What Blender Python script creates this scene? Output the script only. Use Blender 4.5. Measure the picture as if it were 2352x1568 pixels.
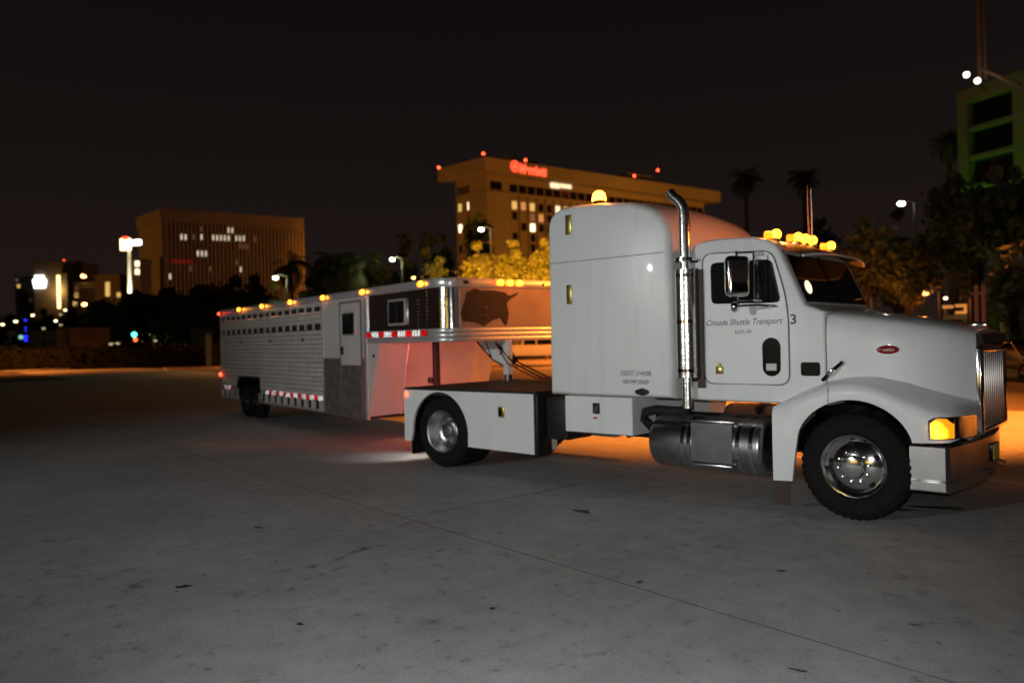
import bpy, bmesh, math, random
import numpy as np
from mathutils import Matrix, Vector
R = math.radians
for o in list(bpy.data.objects):
    bpy.data.objects.remove(o, do_unlink=True)
SC = bpy.context.scene
COL = SC.collection

# ------------------------------------------------------------------ camera
CAM = np.array([2.5815, -9.1082, 1.8324])
FP = 1801.26                                   # focal length in pixels of a 2352 px wide picture
YAW, PIT, ROL = R(131.438), R(0.0874), R(-1.268)
_f = np.array([math.cos(YAW)*math.cos(PIT), math.sin(YAW)*math.cos(PIT), -math.sin(PIT)])
_r0 = np.array([math.sin(YAW), -math.cos(YAW), 0.0])
_u0 = np.cross(_r0, _f)
_r = math.cos(ROL)*_r0 + math.sin(ROL)*_u0
_u = -math.sin(ROL)*_r0 + math.cos(ROL)*_u0
cd = bpy.data.cameras.new('camera'); cam = bpy.data.objects.new('camera', cd); COL.objects.link(cam)
M = Matrix.Identity(4)
for i in range(3):
    M[i][0] = _r[i]; M[i][1] = _u[i]; M[i][2] = -_f[i]; M[i][3] = CAM[i]
cam.matrix_world = M
cd.sensor_width = 36.0; cd.lens = 36.0*FP/2352.0
cd.clip_start = 0.1; cd.clip_end = 3000
cd.dof.use_dof = True; cd.dof.focus_distance = 6.6; cd.dof.aperture_fstop = 1.05
SC.camera = cam

# ------------------------------------------------------------------ world: night sky over a city
W = bpy.data.worlds.new('World'); SC.world = W; W.use_nodes = True
nt = W.node_tree; nt.nodes.clear()
wo = nt.nodes.new('ShaderNodeOutputWorld'); bg = nt.nodes.new('ShaderNodeBackground')
tc = nt.nodes.new('ShaderNodeTexCoord'); sx = nt.nodes.new('ShaderNodeSeparateXYZ'); cr = nt.nodes.new('ShaderNodeValToRGB')
cr.color_ramp.elements[0].position = 0.0; cr.color_ramp.elements[0].color = (0.0165, 0.0098, 0.0080, 1)
cr.color_ramp.elements[1].position = 0.55; cr.color_ramp.elements[1].color = (0.0026, 0.0021, 0.0022, 1)
e = cr.color_ramp.elements.new(0.2); e.color = (0.0090, 0.0061, 0.0055, 1)
nt.links.new(tc.outputs['Generated'], sx.inputs[0]); nt.links.new(sx.outputs['Z'], cr.inputs[0])
nt.links.new(cr.outputs[0], bg.inputs['Color']); bg.inputs['Strength'].default_value = 1.0
nt.links.new(bg.outputs[0], wo.inputs[0])

SC.view_settings.view_transform = 'Standard'; SC.view_settings.look = 'None'
SC.view_settings.exposure = 0.0; SC.view_settings.gamma = 1.0; SC.view_settings.use_curve_mapping = False
SC.render.engine = 'CYCLES'
SC.cycles.use_denoising = True
SC.cycles.max_bounces = 8; SC.cycles.diffuse_bounces = 3; SC.cycles.glossy_bounces = 6
SC.cycles.caustics_reflective = True; SC.cycles.caustics_refractive = False

# ------------------------------------------------------------------ large lights
def light(name, kind, loc, energy, color, aim=None, size=None, blend=1.0, radius=0.1):
    l = bpy.data.lights.new(name, kind); l.energy = energy; l.color = color
    o = bpy.data.objects.new(name, l); COL.objects.link(o); o.location = loc
    if kind in ('POINT', 'SPOT'): l.shadow_soft_size = radius
    if kind == 'SPOT':
        l.spot_size = R(size); l.spot_blend = blend
    if aim is not None:
        d = Vector(aim) - Vector(loc); o.rotation_euler = d.to_track_quat('-Z', 'Y').to_euler()
    return o
SODIUM = (1.0, 0.25, 0.03)
light('yard_floodlight', 'SPOT', (-7.5, -24.0, 4.6), 4700, (0.95, 1.0, 1.01), (-6.0, -0.5, 3.2), 68, 1.0, 0.2)
light('camera_flash', 'SPOT', tuple(CAM + _u*0.13), 690, (0.97, 1.0, 1.0), tuple(CAM + _f*10 + _r*0.4 - _u*2.9), 86, 0.9, 0.035)
light('sodium_lot_light', 'SPOT', (-2.5, 9.0, 7.5), 12500, SODIUM, (-4.5, 9.5, 0.0), 106, 0.35, 0.3)
light('sodium_lot_light', 'SPOT', (7.5, 9.5, 7.0), 5000, SODIUM, (7.6, 9.5, 0.0), 84, 0.5, 0.3)
light('sodium_lot_light', 'SPOT', (4.5, 8.0, 5.0), 2300, SODIUM, (-7.4, 1.2, 2.5), 17, 0.8, 0.3)
light('sodium_lot_light', 'SPOT', (-20.0, 33.0, 9.0), 9000, SODIUM, (-20.0, 31.0, 0), 140, .7, .3)
light('sodium_lot_light', 'SPOT', (-38.0, 46.0, 9.0), 30000, SODIUM, (-37.0, 44.0, 0), 140, .7, .3)
light('sodium_lot_light', 'SPOT', (-1.5, 24.0, 8.0), 1500, SODIUM, (-1.5, 22.0, 0), 130, .8, .3)
light('sodium_lot_light', 'SPOT', (-27.0, 25.5, 8.0), 9000, SODIUM, (-36.0, 35.0, 0.5), 70, .7, .3)
light('sodium_road_light', 'SPOT', (-66.0, 30.0, 8.0), 5200, SODIUM, (-66, 30, 0), 140, .8, .3)
light('sodium_road_light', 'SPOT', (-75.0, 11.0, 8.0), 8000, SODIUM, (-75, 12, 0), 140, .8, .3)
light('sodium_road_light', 'SPOT', (-46.0, 27.0, 9.0), 5200, SODIUM, (-46, 27, 0), 130, .8, .3)

# ------------------------------------------------------------------ materials
MATS = {}
def mat(name, base=(0.5,0.5,0.5), rough=0.5, metal=0.0, spec=0.5, coat=0.0, noise=0.0, scale=8.0, bump=0.0, bscale=40.0, col2=None, emit=None, estr=0.0, trans=0.0):
    m = bpy.data.materials.new(name); m.use_nodes = True; n = m.node_tree; b = n.nodes['Principled BSDF']
    b.inputs['Base Color'].default_value = (*base, 1); b.inputs['Roughness'].default_value = rough
    b.inputs['Metallic'].default_value = metal; b.inputs['Specular IOR Level'].default_value = spec
    b.inputs['Coat Weight'].default_value = coat; b.inputs['Transmission Weight'].default_value = trans
    if emit is not None:
        b.inputs['Emission Color'].default_value = (*emit, 1); b.inputs['Emission Strength'].default_value = estr
    if noise > 0 or bump > 0:
        t = n.nodes.new('ShaderNodeTexCoord')
    if noise > 0:
        nz = n.nodes.new('ShaderNodeTexNoise'); nz.inputs['Scale'].default_value = scale; nz.inputs['Detail'].default_value = 6
        rp = n.nodes.new('ShaderNodeValToRGB'); c2 = col2 or tuple(x*(1-noise) for x in base)
        rp.color_ramp.elements[0].color = (*c2, 1); rp.color_ramp.elements[1].color = (*base, 1)
        rp.color_ramp.elements[0].position = 0.3; rp.color_ramp.elements[1].position = 0.65
        n.links.new(t.outputs['Object'], nz.inputs['Vector']); n.links.new(nz.outputs['Fac'], rp.inputs[0])
        n.links.new(rp.outputs[0], b.inputs['Base Color'])
    if bump > 0:
        nb = n.nodes.new('ShaderNodeTexNoise'); nb.inputs['Scale'].default_value = bscale; nb.inputs['Detail'].default_value = 5
        bp = n.nodes.new('ShaderNodeBump'); bp.inputs['Strength'].default_value = bump; bp.inputs['Distance'].default_value = 0.02
        n.links.new(t.outputs['Object'], nb.inputs['Vector']); n.links.new(nb.outputs['Fac'], bp.inputs['Height'])
        n.links.new(bp.outputs[0], b.inputs['Normal'])
    MATS[name] = m
    return m
def emit(name, col, strength):
    return mat(name, base=tuple(min(0.8, 0.5*c) for c in col), rough=0.4, emit=col, estr=strength)
mat('white_paint', (0.80,0.81,0.80), 0.34, coat=0.3)
def streaks(m):
    n = MATS[m].node_tree; b = n.nodes['Principled BSDF']; t = n.nodes.new('ShaderNodeTexCoord')
    def layer(scale, sc3, p0, p1, c0):
        mp = n.nodes.new('ShaderNodeMapping'); mp.inputs['Scale'].default_value = sc3; z = n.nodes.new('ShaderNodeTexNoise'); z.inputs['Scale'].default_value = scale; z.inputs['Detail'].default_value = 7
        r = n.nodes.new('ShaderNodeValToRGB'); r.color_ramp.elements[0].position = p0; r.color_ramp.elements[1].position = p1; r.color_ramp.elements[0].color = (*c0,1); r.color_ramp.elements[1].color = (1,1,1,1)
        n.links.new(t.outputs['Object'], mp.inputs[0]); n.links.new(mp.outputs[0], z.inputs['Vector']); n.links.new(z.outputs['Fac'], r.inputs[0]); return r.outputs[0], z
    a, z1 = layer(1.4, (1,1,1), .25, .6, (.96,.96,.955)); c, z2 = layer(5.0, (2.2,2.2,.18), .28, .52, (.955,.95,.935)); d, z3 = layer(26, (1,1,1), .24, .34, (.93,.92,.90))
    x = n.nodes.new('ShaderNodeMix'); x.data_type = 'RGBA'; x.blend_type = 'MULTIPLY'; x.inputs[0].default_value = 1; n.links.new(a, x.inputs[6]); n.links.new(c, x.inputs[7])
    y = n.nodes.new('ShaderNodeMix'); y.data_type = 'RGBA'; y.blend_type = 'MULTIPLY'; y.inputs[0].default_value = 1; n.links.new(x.outputs[2], y.inputs[6]); n.links.new(d, y.inputs[7])
    w = n.nodes.new('ShaderNodeMix'); w.data_type = 'RGBA'; w.blend_type = 'MULTIPLY'; w.inputs[0].default_value = 1; n.links.new(y.outputs[2], w.inputs[6]); w.inputs[7].default_value = (.82,.83,.82,1)
    n.links.new(w.outputs[2], b.inputs['Base Color'])
    k = n.nodes.new('ShaderNodeMapRange'); k.inputs['To Min'].default_value = .26; k.inputs['To Max'].default_value = .48; n.links.new(z2.outputs['Fac'], k.inputs['Value']); n.links.new(k.outputs[0], b.inputs['Roughness'])
streaks('white_paint')
mat('off_white', (0.62,0.60,0.56), 0.45, noise=0.12, scale=2.0)
mat('chrome', (0.80,0.80,0.80), 0.10, 1.0)
mat('polished', (0.66,0.66,0.66), 0.16, 1.0, bump=0.12, bscale=5)
mat('shield', (0.80,0.79,0.76), 0.24, 1.0, bump=0.12, bscale=30)
mat('bumper_chrome', (0.70,0.69,0.68), 0.26, 1.0, noise=0.15, scale=4)
mat('grille_steel', (0.34,0.31,0.29), 0.3, 1.0)
mat('tank_dark', (0.22,0.22,0.23), 0.32, 1.0, noise=0.3, scale=5)
mat('mirror_panel', (0.60,0.60,0.61), 0.12, 1.0, bump=0.25, bscale=3)
mat('tank_alu', (0.62,0.62,0.63), 0.27, 1.0, noise=0.3, scale=6)
mat('trailer_alu', (0.84,0.80,0.75), 0.34, 0.3, noise=0.2, scale=3)
mat('trailer_skin', (0.66,0.64,0.61), 0.42, 0.15, noise=0.12, scale=1.6, bump=0.1, bscale=4)
mat('nose_sheet', (0.42,0.33,0.27), 0.42, 0.5, noise=0.25, scale=3, bump=0.1, bscale=4)
mat('v_panel', (0.42,0.40,0.38), 0.5, noise=0.12, scale=2)
mat('tread_plate', (0.24,0.22,0.20), 0.5, 0.5, noise=0.5, scale=5, bump=0.6, bscale=60)
mat('rail_alu', (0.72,0.72,0.72), 0.3, 0.6, noise=0.12, scale=4)
mat('rubber', (0.010,0.0095,0.009), 0.8, spec=0.18, noise=0.3, scale=14, bump=0.2, bscale=60)
mat('black_trim', (0.008,0.008,0.008), 0.14, spec=0.25)
mat('black_metal', (0.018,0.018,0.019), 0.5, spec=0.3, noise=0.4, scale=10)
mat('deck_black', (0.022,0.018,0.016), 0.55, noise=0.4, scale=4, bump=0.4, bscale=50)
mat('seal_grey', (0.16,0.15,0.15), 0.6)
mat('glass_dark', (0.010,0.012,0.011), 0.05, spec=0.3)
mat('visor_tint', (0.04,0.022,0.016), 0.55)
mat('red_enamel', (0.28,0.015,0.02), 0.25, coat=0.5)
mat('lettering', (0.07,0.065,0.06), 0.5)
mat('red_print', (0.5,0.03,0.03), 0.5)
mat('olive_chrome', (0.45,0.36,0.10), 0.3, 0.9)  # latch and handle chrome, its olive reflection put into the base colour
mat('plate_yellow', (0.85,0.80,0.22), 0.45)
mat('decal_dark', (0.035,0.018,0.014), 0.5)
mat('leg_dark', (0.05,0.02,0.017), 0.55, noise=0.4, scale=12)
mat('tape_white', (0.97,0.97,0.97), 0.11, 1.0)
mat('tape_red', (0.75,0.06,0.04), 0.19, 1.0)
emit('amber_lamp', (1.0,0.125,0.004), 5.5)
emit('amber_bulb', (1.0,0.34,0.015), 10.0)
emit('amber_strong', (1.0,0.22,0.018), 22.0)
emit('turn_amber', (1.0,0.50,0.02), 3.6)
emit('turn_lens', (1.0,0.29,0.006), 1.5)
def bulb_glow(m, centres, r, lo, hi):
    n = MATS[m].node_tree; b = n.nodes['Principled BSDF']; g = n.nodes.new('ShaderNodeNewGeometry'); last = None
    for c in centres:
        v = n.nodes.new('ShaderNodeVectorMath'); v.operation = 'DISTANCE'; v.inputs[1].default_value = c; n.links.new(g.outputs['Position'], v.inputs[0])
        k = n.nodes.new('ShaderNodeMapRange'); k.inputs['From Min'].default_value = 0; k.inputs['From Max'].default_value = r
        k.inputs['To Min'].default_value = hi; k.inputs['To Max'].default_value = lo; k.interpolation_type = 'SMOOTHERSTEP'
        n.links.new(v.outputs['Value'], k.inputs['Value'])
        if last is None: last = k.outputs[0]
        else:
            a = n.nodes.new('ShaderNodeMath'); a.operation = 'MAXIMUM'; n.links.new(last, a.inputs[0]); n.links.new(k.outputs[0], a.inputs[1]); last = a.outputs[0]
    n.links.new(last, b.inputs['Emission Strength'])
bulb_glow('turn_lens', [(.735,-1.235,.935),(.735,1.235,.935),(.765,-1.235,.90),(.765,1.235,.90)], .105, 1.2, 14.0)
emit('red_lamp', (1.0,0.05,0.02), 9.0)
emit('warm_glow', (1.0,0.74,0.50), 1.6)
emit('lamp_white', (1.0,0.93,0.74), 26.0)
emit('flood_white', (1.0,0.95,0.80), 6.0)
emit('lamp_warm', (1.0,0.72,0.34), 9.0)
emit('lamp_orange', (1.0,0.48,0.12), 12.0)
emit('lamp_dim', (0.8,0.66,0.34), 0.8)
emit('lamp_red', (1.0,0.07,0.02), 7.0)
emit('lamp_blue', (0.02,0.025,1.0), 1.6)
emit('lamp_green', (0.05,1.0,0.75), 9.0)
emit('lamp_mint', (0.35,0.8,0.5), 0.8)
emit('sign_red', (1.0,0.075,0.03), 2.6)
emit('sign_white', (0.9,1.0,0.95), 7.0)
emit('sign_warm', (1.0,0.62,0.30), 5.0)
emit('sign_dim_red', (1.0,0.03,0.03), 0.12)
emit('sign_orange', (1.0,0.36,0.08), 0.55)
emit('win_cream', (1.0,0.80,0.48), 1.3)
emit('win_yellow', (1.0,0.62,0.16), 0.75)
emit('win_orange', (1.0,0.45,0.13), 0.55)
emit('win_hot', (1.0,0.78,0.45), 2.6)
emit('stair_lit', (1.0,0.62,0.22), 4.5)
emit('win_office', (1.0,0.88,0.66), 0.85)
emit('win_faint', (1.0,0.55,0.3), 0.10)
mat('win_black', (0.015,0.012,0.010), 0.15)
mat('stucco', (0.40,0.33,0.24), 0.9, noise=0.15, scale=0.15)
mat('fin_tan', (0.46,0.36,0.27), 0.9)
mat('stucco_dark', (0.27,0.20,0.15), 0.9, noise=0.15, scale=0.15)
mat('concrete_wall', (0.36,0.28,0.20), 0.9, noise=0.12, scale=0.1)
mat('grey_wall', (0.25,0.23,0.22), 0.9)
mat('container_orange', (0.33,0.15,0.09), 0.7, noise=0.2, scale=0.6)
mat('container_teal', (0.05,0.08,0.08), 0.7, noise=0.3, scale=0.6)
mat('pole_grey', (0.05,0.048,0.045), 0.5, 0.4)
mat('pole_brown', (0.30,0.18,0.12), 0.7, noise=0.3, scale=2)
mat('bark', (0.08,0.055,0.04), 0.9, noise=0.4, scale=6, bump=0.6, bscale=14)
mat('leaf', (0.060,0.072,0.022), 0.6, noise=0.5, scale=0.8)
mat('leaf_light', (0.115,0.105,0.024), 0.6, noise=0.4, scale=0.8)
mat('palm_leaf', (0.055,0.068,0.026), 0.55, noise=0.4, scale=1.2)
mat('car_white', (0.7,0.7,0.68), 0.3, coat=0.4)
mat('car_dark', (0.02,0.02,0.022), 0.25, coat=0.6)
mat('line_paint', (0.72,0.71,0.67), 0.7, noise=0.35, scale=5)
mat('joint_tar', (0.10,0.095,0.09), 0.95)
mat('oil', (0.035,0.03,0.028), 0.45, noise=0.4, scale=9)
mat('hedge_green', (0.06,0.075,0.02), 0.7, noise=0.5, scale=2)
mat('hedge_dark', (0.010,0.012,0.005), 0.9, spec=0.1)
mat('wall_green', (0.15,0.13,0.07), 0.85, noise=0.15, scale=0.4)

def ground_mat(name, cA, cB, spots, rough):
    m = bpy.data.materials.new(name); m.use_nodes = True; n = m.node_tree; b = n.nodes['Principled BSDF']
    b.inputs['Roughness'].default_value = rough; b.inputs['Specular IOR Level'].default_value = 0.35
    g = n.nodes.new('ShaderNodeNewGeometry')
    def nz(scale, detail=6, rough_=0.6):
        t = n.nodes.new('ShaderNodeTexNoise'); t.inputs['Scale'].default_value = scale; t.inputs['Detail'].default_value = detail
        t.inputs['Roughness'].default_value = rough_; n.links.new(g.outputs['Position'], t.inputs['Vector']); return t
    def ramp(src, p0, p1, c0, c1):
        r = n.nodes.new('ShaderNodeValToRGB'); r.color_ramp.elements[0].position = p0; r.color_ramp.elements[1].position = p1
        r.color_ramp.elements[0].color = (*c0, 1); r.color_ramp.elements[1].color = (*c1, 1); n.links.new(src, r.inputs[0]); return r
    def mul(a, bb, f):
        x = n.nodes.new('ShaderNodeMix'); x.data_type = 'RGBA'; x.blend_type = 'MULTIPLY'; x.inputs[0].default_value = f
        n.links.new(a, x.inputs[6]); n.links.new(bb, x.inputs[7]); return x.outputs[2]
    big = ramp(nz(0.55).outputs['Fac'], 0.32, 0.68, cB, cA)
    mid = ramp(nz(4.5, 8).outputs['Fac'], 0.30, 0.62, (0.76,0.76,0.76), (1,1,1))
    fine = ramp(nz(60, 4).outputs['Fac'], 0.30, 0.6, (0.62,0.62,0.62), (1,1,1))
    sp = ramp(nz(2.7, 5, 0.72).outputs['Fac'], 0.30, 0.40, (0.45,0.43,0.41), (1,1,1))
    sp2 = ramp(nz(9.0, 3, 0.6).outputs['Fac'], 0.30, 0.37, (0.40,0.38,0.36), (1,1,1))
    c = mul(big.outputs[0], mid.outputs[0], 0.8); c = mul(c, fine.outputs[0], 0.8)
    c = mul(c, sp.outputs[0], spots); c = mul(c, sp2.outputs[0], spots)
    n.links.new(c, b.inputs['Base Color'])
    bp = n.nodes.new('ShaderNodeBump'); bp.inputs['Strength'].default_value = 0.5; bp.inputs['Distance'].default_value = 0.006
    n.links.new(nz(45, 8).outputs['Fac'], bp.inputs['Height']); n.links.new(bp.outputs[0], b.inputs['Normal'])
    MATS[name] = m
ground_mat('concrete', (0.55,0.545,0.535), (0.42,0.415,0.405), 0.6, 0.75)
ground_mat('asphalt', (0.17,0.135,0.11), (0.12,0.10,0.085), 0.5, 0.8)

# ------------------------------------------------------------------ mesh helpers
class MB:
    def __init__(s): s.v = []; s.f = []
    def add(s, v, f):
        o = len(s.v); s.v += [tuple(float(c) for c in p) for p in v]; s.f += [tuple(i+o for i in q) for q in f]; return s
    def box(s, c, d, M3=None):
        x, y, z = d[0]/2, d[1]/2, d[2]/2
        P = [(-x,-y,-z),(x,-y,-z),(x,y,-z),(-x,y,-z),(-x,-y,z),(x,-y,z),(x,y,z),(-x,y,z)]
        if M3 is not None: P = [tuple(M3 @ Vector(p)) for p in P]
        P = [(p[0]+c[0], p[1]+c[1], p[2]+c[2]) for p in P]
        return s.add(P, [(0,3,2,1),(4,5,6,7),(0,1,5,4),(1,2,6,5),(2,3,7,6),(3,0,4,7)])
    def b2(s, x0, x1, y0, y1, z0, z1):
        return s.box(((x0+x1)/2,(y0+y1)/2,(z0+z1)/2), (abs(x1-x0),abs(y1-y0),abs(z1-z0)))
    def rbox(s, c, d, r, seg=3, M3=None):
        bm = bmesh.new(); bmesh.ops.create_cube(bm, size=1.0)
        for v in bm.verts: v.co = Vector((v.co.x*d[0], v.co.y*d[1], v.co.z*d[2]))
        bmesh.ops.bevel(bm, geom=list(bm.edges), offset=r, segments=seg, profile=0.5, affect='EDGES')
        bm.verts.index_update()
        P = [(M3 @ v.co if M3 is not None else v.co) + Vector(c) for v in bm.verts]
        F = [tuple(v.index for v in f.verts) for f in bm.faces]; bm.free()
        return s.add(P, F)
    def prism(s, poly, axis, a0, a1):
        n = len(poly)
        def mk(p, a):
            return {'x': (a, p[0], p[1]), 'y': (p[0], a, p[1]), 'z': (p[0], p[1], a)}[axis]
        P = [mk(p, a0) for p in poly] + [mk(p, a1) for p in poly]
        F = [tuple(range(n)), tuple(range(2*n-1, n-1, -1))] + [(i, (i+1) % n, n+(i+1) % n, n+i) for i in range(n)]
        return s.add(P, F)
    def lathe(s, prof, axis='y', c=(0,0,0), n=32, a0=0.0, a1=2*math.pi):
        full = abs(a1-a0-2*math.pi) < 1e-6
        m = n if full else n+1; P = []
        for k in range(m):
            t = a0 + (a1-a0)*k/n
            for (r, h) in prof:
                a, b = r*math.cos(t), r*math.sin(t)
                p = {'x': (h, a, b), 'y': (a, h, b), 'z': (a, b, h)}[axis]
                P.append((p[0]+c[0], p[1]+c[1], p[2]+c[2]))
        L = len(prof); F = []
        for k in range(n):
            k2 = (k+1) % m
            for j in range(L-1):
                F.append((k*L+j, k2*L+j, k2*L+j+1, k*L+j+1))
        return s.add(P, F)
    def cyl(s, c, r, h, axis='z', n=16, r2=None):
        r2 = r if r2 is None else r2
        return s.lathe([(0.0005,-h/2),(r,-h/2),(r2,h/2),(0.0005,h/2)], axis, c, n)
    def tube(s, path, r, n=8, cap=True):
        pts = [Vector(p) for p in path]; rr = r if isinstance(r, (list, tuple)) else [r]*len(pts)
        P = []; ref = None
        for i, p in enumerate(pts):
            a = pts[max(i-1,0)]; b = pts[min(i+1,len(pts)-1)]; d = (b-a).normalized()
            if ref is None:
                ref = Vector((0,0,1)) if abs(d.z) < 0.9 else Vector((1,0,0))
            x = d.cross(ref)
            if x.length < 1e-4: x = d.cross(Vector((0.3,1,0.2)))
            x.normalize(); y = d.cross(x).normalized(); ref = y*-1 if False else ref
            for k in range(n):
                t = 2*math.pi*k/n; P.append(p + x*(rr[i]*math.cos(t)) + y*(rr[i]*math.sin(t)))
        F = []
        for i in range(len(pts)-1):
            for k in range(n):
                F.append((i*n+k, i*n+(k+1)%n, (i+1)*n+(k+1)%n, (i+1)*n+k))
        if cap:
            F.append(tuple(range(n-1,-1,-1))); F.append(tuple((len(pts)-1)*n+k for k in range(n)))
        return s.add(P, F)
    def loft(s, secs, cap=True, closed=True):
        n = len(secs[0]); P = [p for q in secs for p in q]; F = []
        for i in range(len(secs)-1):
            for k in range(n if closed else n-1):
                F.append((i*n+k, i*n+(k+1)%n, (i+1)*n+(k+1)%n, (i+1)*n+k))
        if cap:
            F.append(tuple(range(n-1,-1,-1))); F.append(tuple((len(secs)-1)*n+k for k in range(n)))
        return s.add(P, F)
    def sphere(s, c, r, n=12, m=8, sq=(1,1,1)):
        P = []; F = []
        for i in range(m+1):
            t = math.pi*i/m
            for k in range(n):
                a = 2*math.pi*k/n
                P.append((c[0]+r*sq[0]*math.sin(t)*math.cos(a), c[1]+r*sq[1]*math.sin(t)*math.sin(a), c[2]+r*sq[2]*math.cos(t)))
        for i in range(m):
            for k in range(n):
                F.append((i*n+k, (i+1)*n+k, (i+1)*n+(k+1)%n, i*n+(k+1)%n))
        return s.add(P, F)
    def mesh(s, name, m, smooth=False):
        me = bpy.data.meshes.new(name); me.from_pydata(s.v, [], s.f); me.materials.append(MATS[m])
        if smooth:
            bm = bmesh.new(); bm.from_mesh(me); bmesh.ops.remove_doubles(bm, verts=bm.verts, dist=1e-5)
            bmesh.ops.recalc_face_normals(bm, faces=bm.faces); bm.to_mesh(me); bm.free()
            me.polygons.foreach_set('use_smooth', [True]*len(me.polygons))
            me.set_sharp_from_angle(angle=R(38))
        return me
    def build(s, name, m, parent=None, smooth=False, **kw):
        return inst(name, s.mesh(name, m, smooth), parent, **kw)
def inst(name, me, parent=None, loc=None, rot=None, label=None):
    o = bpy.data.objects.new(name, me); COL.objects.link(o)
    if parent is not None: o.parent = parent
    if loc is not None: o.location = loc
    if rot is not None: o.rotation_euler = rot
    if label: o['label'] = label
    return o
def thing(name, label, cat, loc=(0,0,0), rz=0.0, group=None):
    o = bpy.data.objects.new(name, None); COL.objects.link(o); o.location = loc; o.rotation_euler = (0,0,rz)
    o.empty_display_size = 0.3
    return tag(o, label, cat, group)
def tag(o, label, cat, group=None):
    o['label'] = label; o['category'] = cat
    if group: o['group'] = group
    return o
def struct(o): o['kind'] = 'structure'; return o
def text_mesh(s, m, w, h, shear=0.0, extrude=0.004, bold=0.0):
    cu = bpy.data.curves.new('t', 'FONT'); cu.body = s; cu.shear = shear; cu.extrude = 0.0; cu.offset = bold; cu.resolution_u = 3
    o = bpy.data.objects.new('t', cu); COL.objects.link(o)
    dg = bpy.context.evaluated_depsgraph_get(); me = bpy.data.meshes.new_from_object(o.evaluated_get(dg))
    bpy.data.objects.remove(o, do_unlink=True); bpy.data.curves.remove(cu)
    co = np.array([v.co[:] for v in me.vertices]); lo, hi = co.min(0), co.max(0)
    fs = [tuple(p.vertices) for p in me.polygons]; bpy.data.meshes.remove(me)
    P = [((p[0]-lo[0])/(hi[0]-lo[0])*w, (p[1]-lo[1])/(hi[1]-lo[1])*h) for p in co]
    return P, fs
def text_on(name, s, m, parent, w, h, fn, shear=0.0, bold=0.0):
    P, fs = text_mesh(s, m, w, h, shear, 0, bold)
    o = MB().add([fn(*p) for p in P], fs).build(name, m, parent); o['kind'] = 'stuff'; return o
# pixel helpers (pixels of a 2352 x 1568 copy): a sight line, met with a height or a distance
def ray(px, py): return _f + _r*(px-1176)/FP - _u*(py-784)/FP
def Zp(z, px, py):
    d = ray(px, py); return CAM + d*((z-CAM[2])/d[2])
def at(px, py, D):
    d = ray(px, py); return CAM + d*(D/math.hypot(d[0], d[1]))
rng = random.Random(7); nrg = np.random.default_rng(5)

# ================================================================== THE GROUND
g = MB().add([(-900,-700,-0.03),(700,-700,-0.03),(700,900,-0.03),(-900,900,-0.03)], [(0,1,2,3)]).build('ground', 'asphalt'); struct(g)
lot = bpy.data.objects.new('concrete_lot', None); COL.objects.link(lot); struct(lot)
lot.location = (-3.75, -3.72, 0); lot.rotation_euler = (0,0,R(-8.8))
def slab(u0, u1, v0, v1):
    gp = 0.008
    P = [(u0+gp,v0+gp),(u1-gp,v0+gp),(u1-gp,v1-gp),(u0+gp,v1-gp)]
    b = 0.0004
    v = [(*p,-0.028) for p in P] + [(*p,-0.002) for p in P]
    Q = [(u0+gp+b,v0+gp+b),(u1-gp-b,v0+gp+b),(u1-gp-b,v1-gp-b),(u0+gp+b,v1-gp-b)]
    v += [(*p,0.0) for p in Q]
    MB().add(v, [(0,1,5,4),(1,2,6,5),(2,3,7,6),(3,0,4,7),(4,5,9,8),(5,6,10,9),(6,7,11,10),(7,4,8,11),(8,9,10,11)]).build('slab', 'concrete', lot)
MB().add([(-92,-21.9,-0.0008),(26,-21.9,-0.0008),(26,15.4,-0.0008),(-92,15.4,-0.0008)], [(0,1,2,3)]).build('joint_filler', 'joint_tar', lot)
for k in range(-8, 4): slab(k*6.0, k*6.0+6.0, 0.0, 6.05)
for k in range(-14, 4): slab(-3.0+k*6.0, 3.0+k*6.0, 6.05, 15.5)
for k in range(-3, 2): slab(-12.0+k*22.0, 10.0+k*22.0, -7.2, 0.0)
for k in range(-5, 3): slab(-9.0+k*12.0, 3.0+k*12.0, -22.0, -7.2)
# long worn white line where the concrete lot ends
ln = [(14.0,-0.75),(0.8,1.85),(-6.0,3.25),(-16.0,5.45),(-31.3,8.9),(-40.4,12.1),(-55.6,17.8),(-80.0,28.5)]
vl = []
for i, p in enumerate(ln):
    a = np.array(ln[max(i-1,0)]); b = np.array(ln[min(i+1,len(ln)-1)]); d = (b-a)/np.linalg.norm(b-a); nn = np.array([-d[1], d[0]])
    for sgn in (-1,1): vl.append((*(np.array(p)+nn*sgn*0.075), 0.005 if i < 99 else 0))
struct(MB().add(vl, [(2*i,2*i+1,2*i+3,2*i+2) for i in range(len(ln)-1)]).build('painted_line', 'line_paint'))
kp = [(-73.5,4.0),(-74.5,13.0),(-78.0,23.0),(-86.0,38.0),(-98.0,56.0)]; kv = []
for i, p in enumerate(kp):
    for dx in (0,-3.2): kv += [(p[0]+dx,p[1],-.02),(p[0]+dx,p[1],.12)]
struct(MB().add(kv, [f_ for i in range(4) for f_ in ((4*i,4*i+4,4*i+5,4*i+1),(4*i+1,4*i+5,4*i+7,4*i+3))]).build('kerb', 'concrete'))
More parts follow.
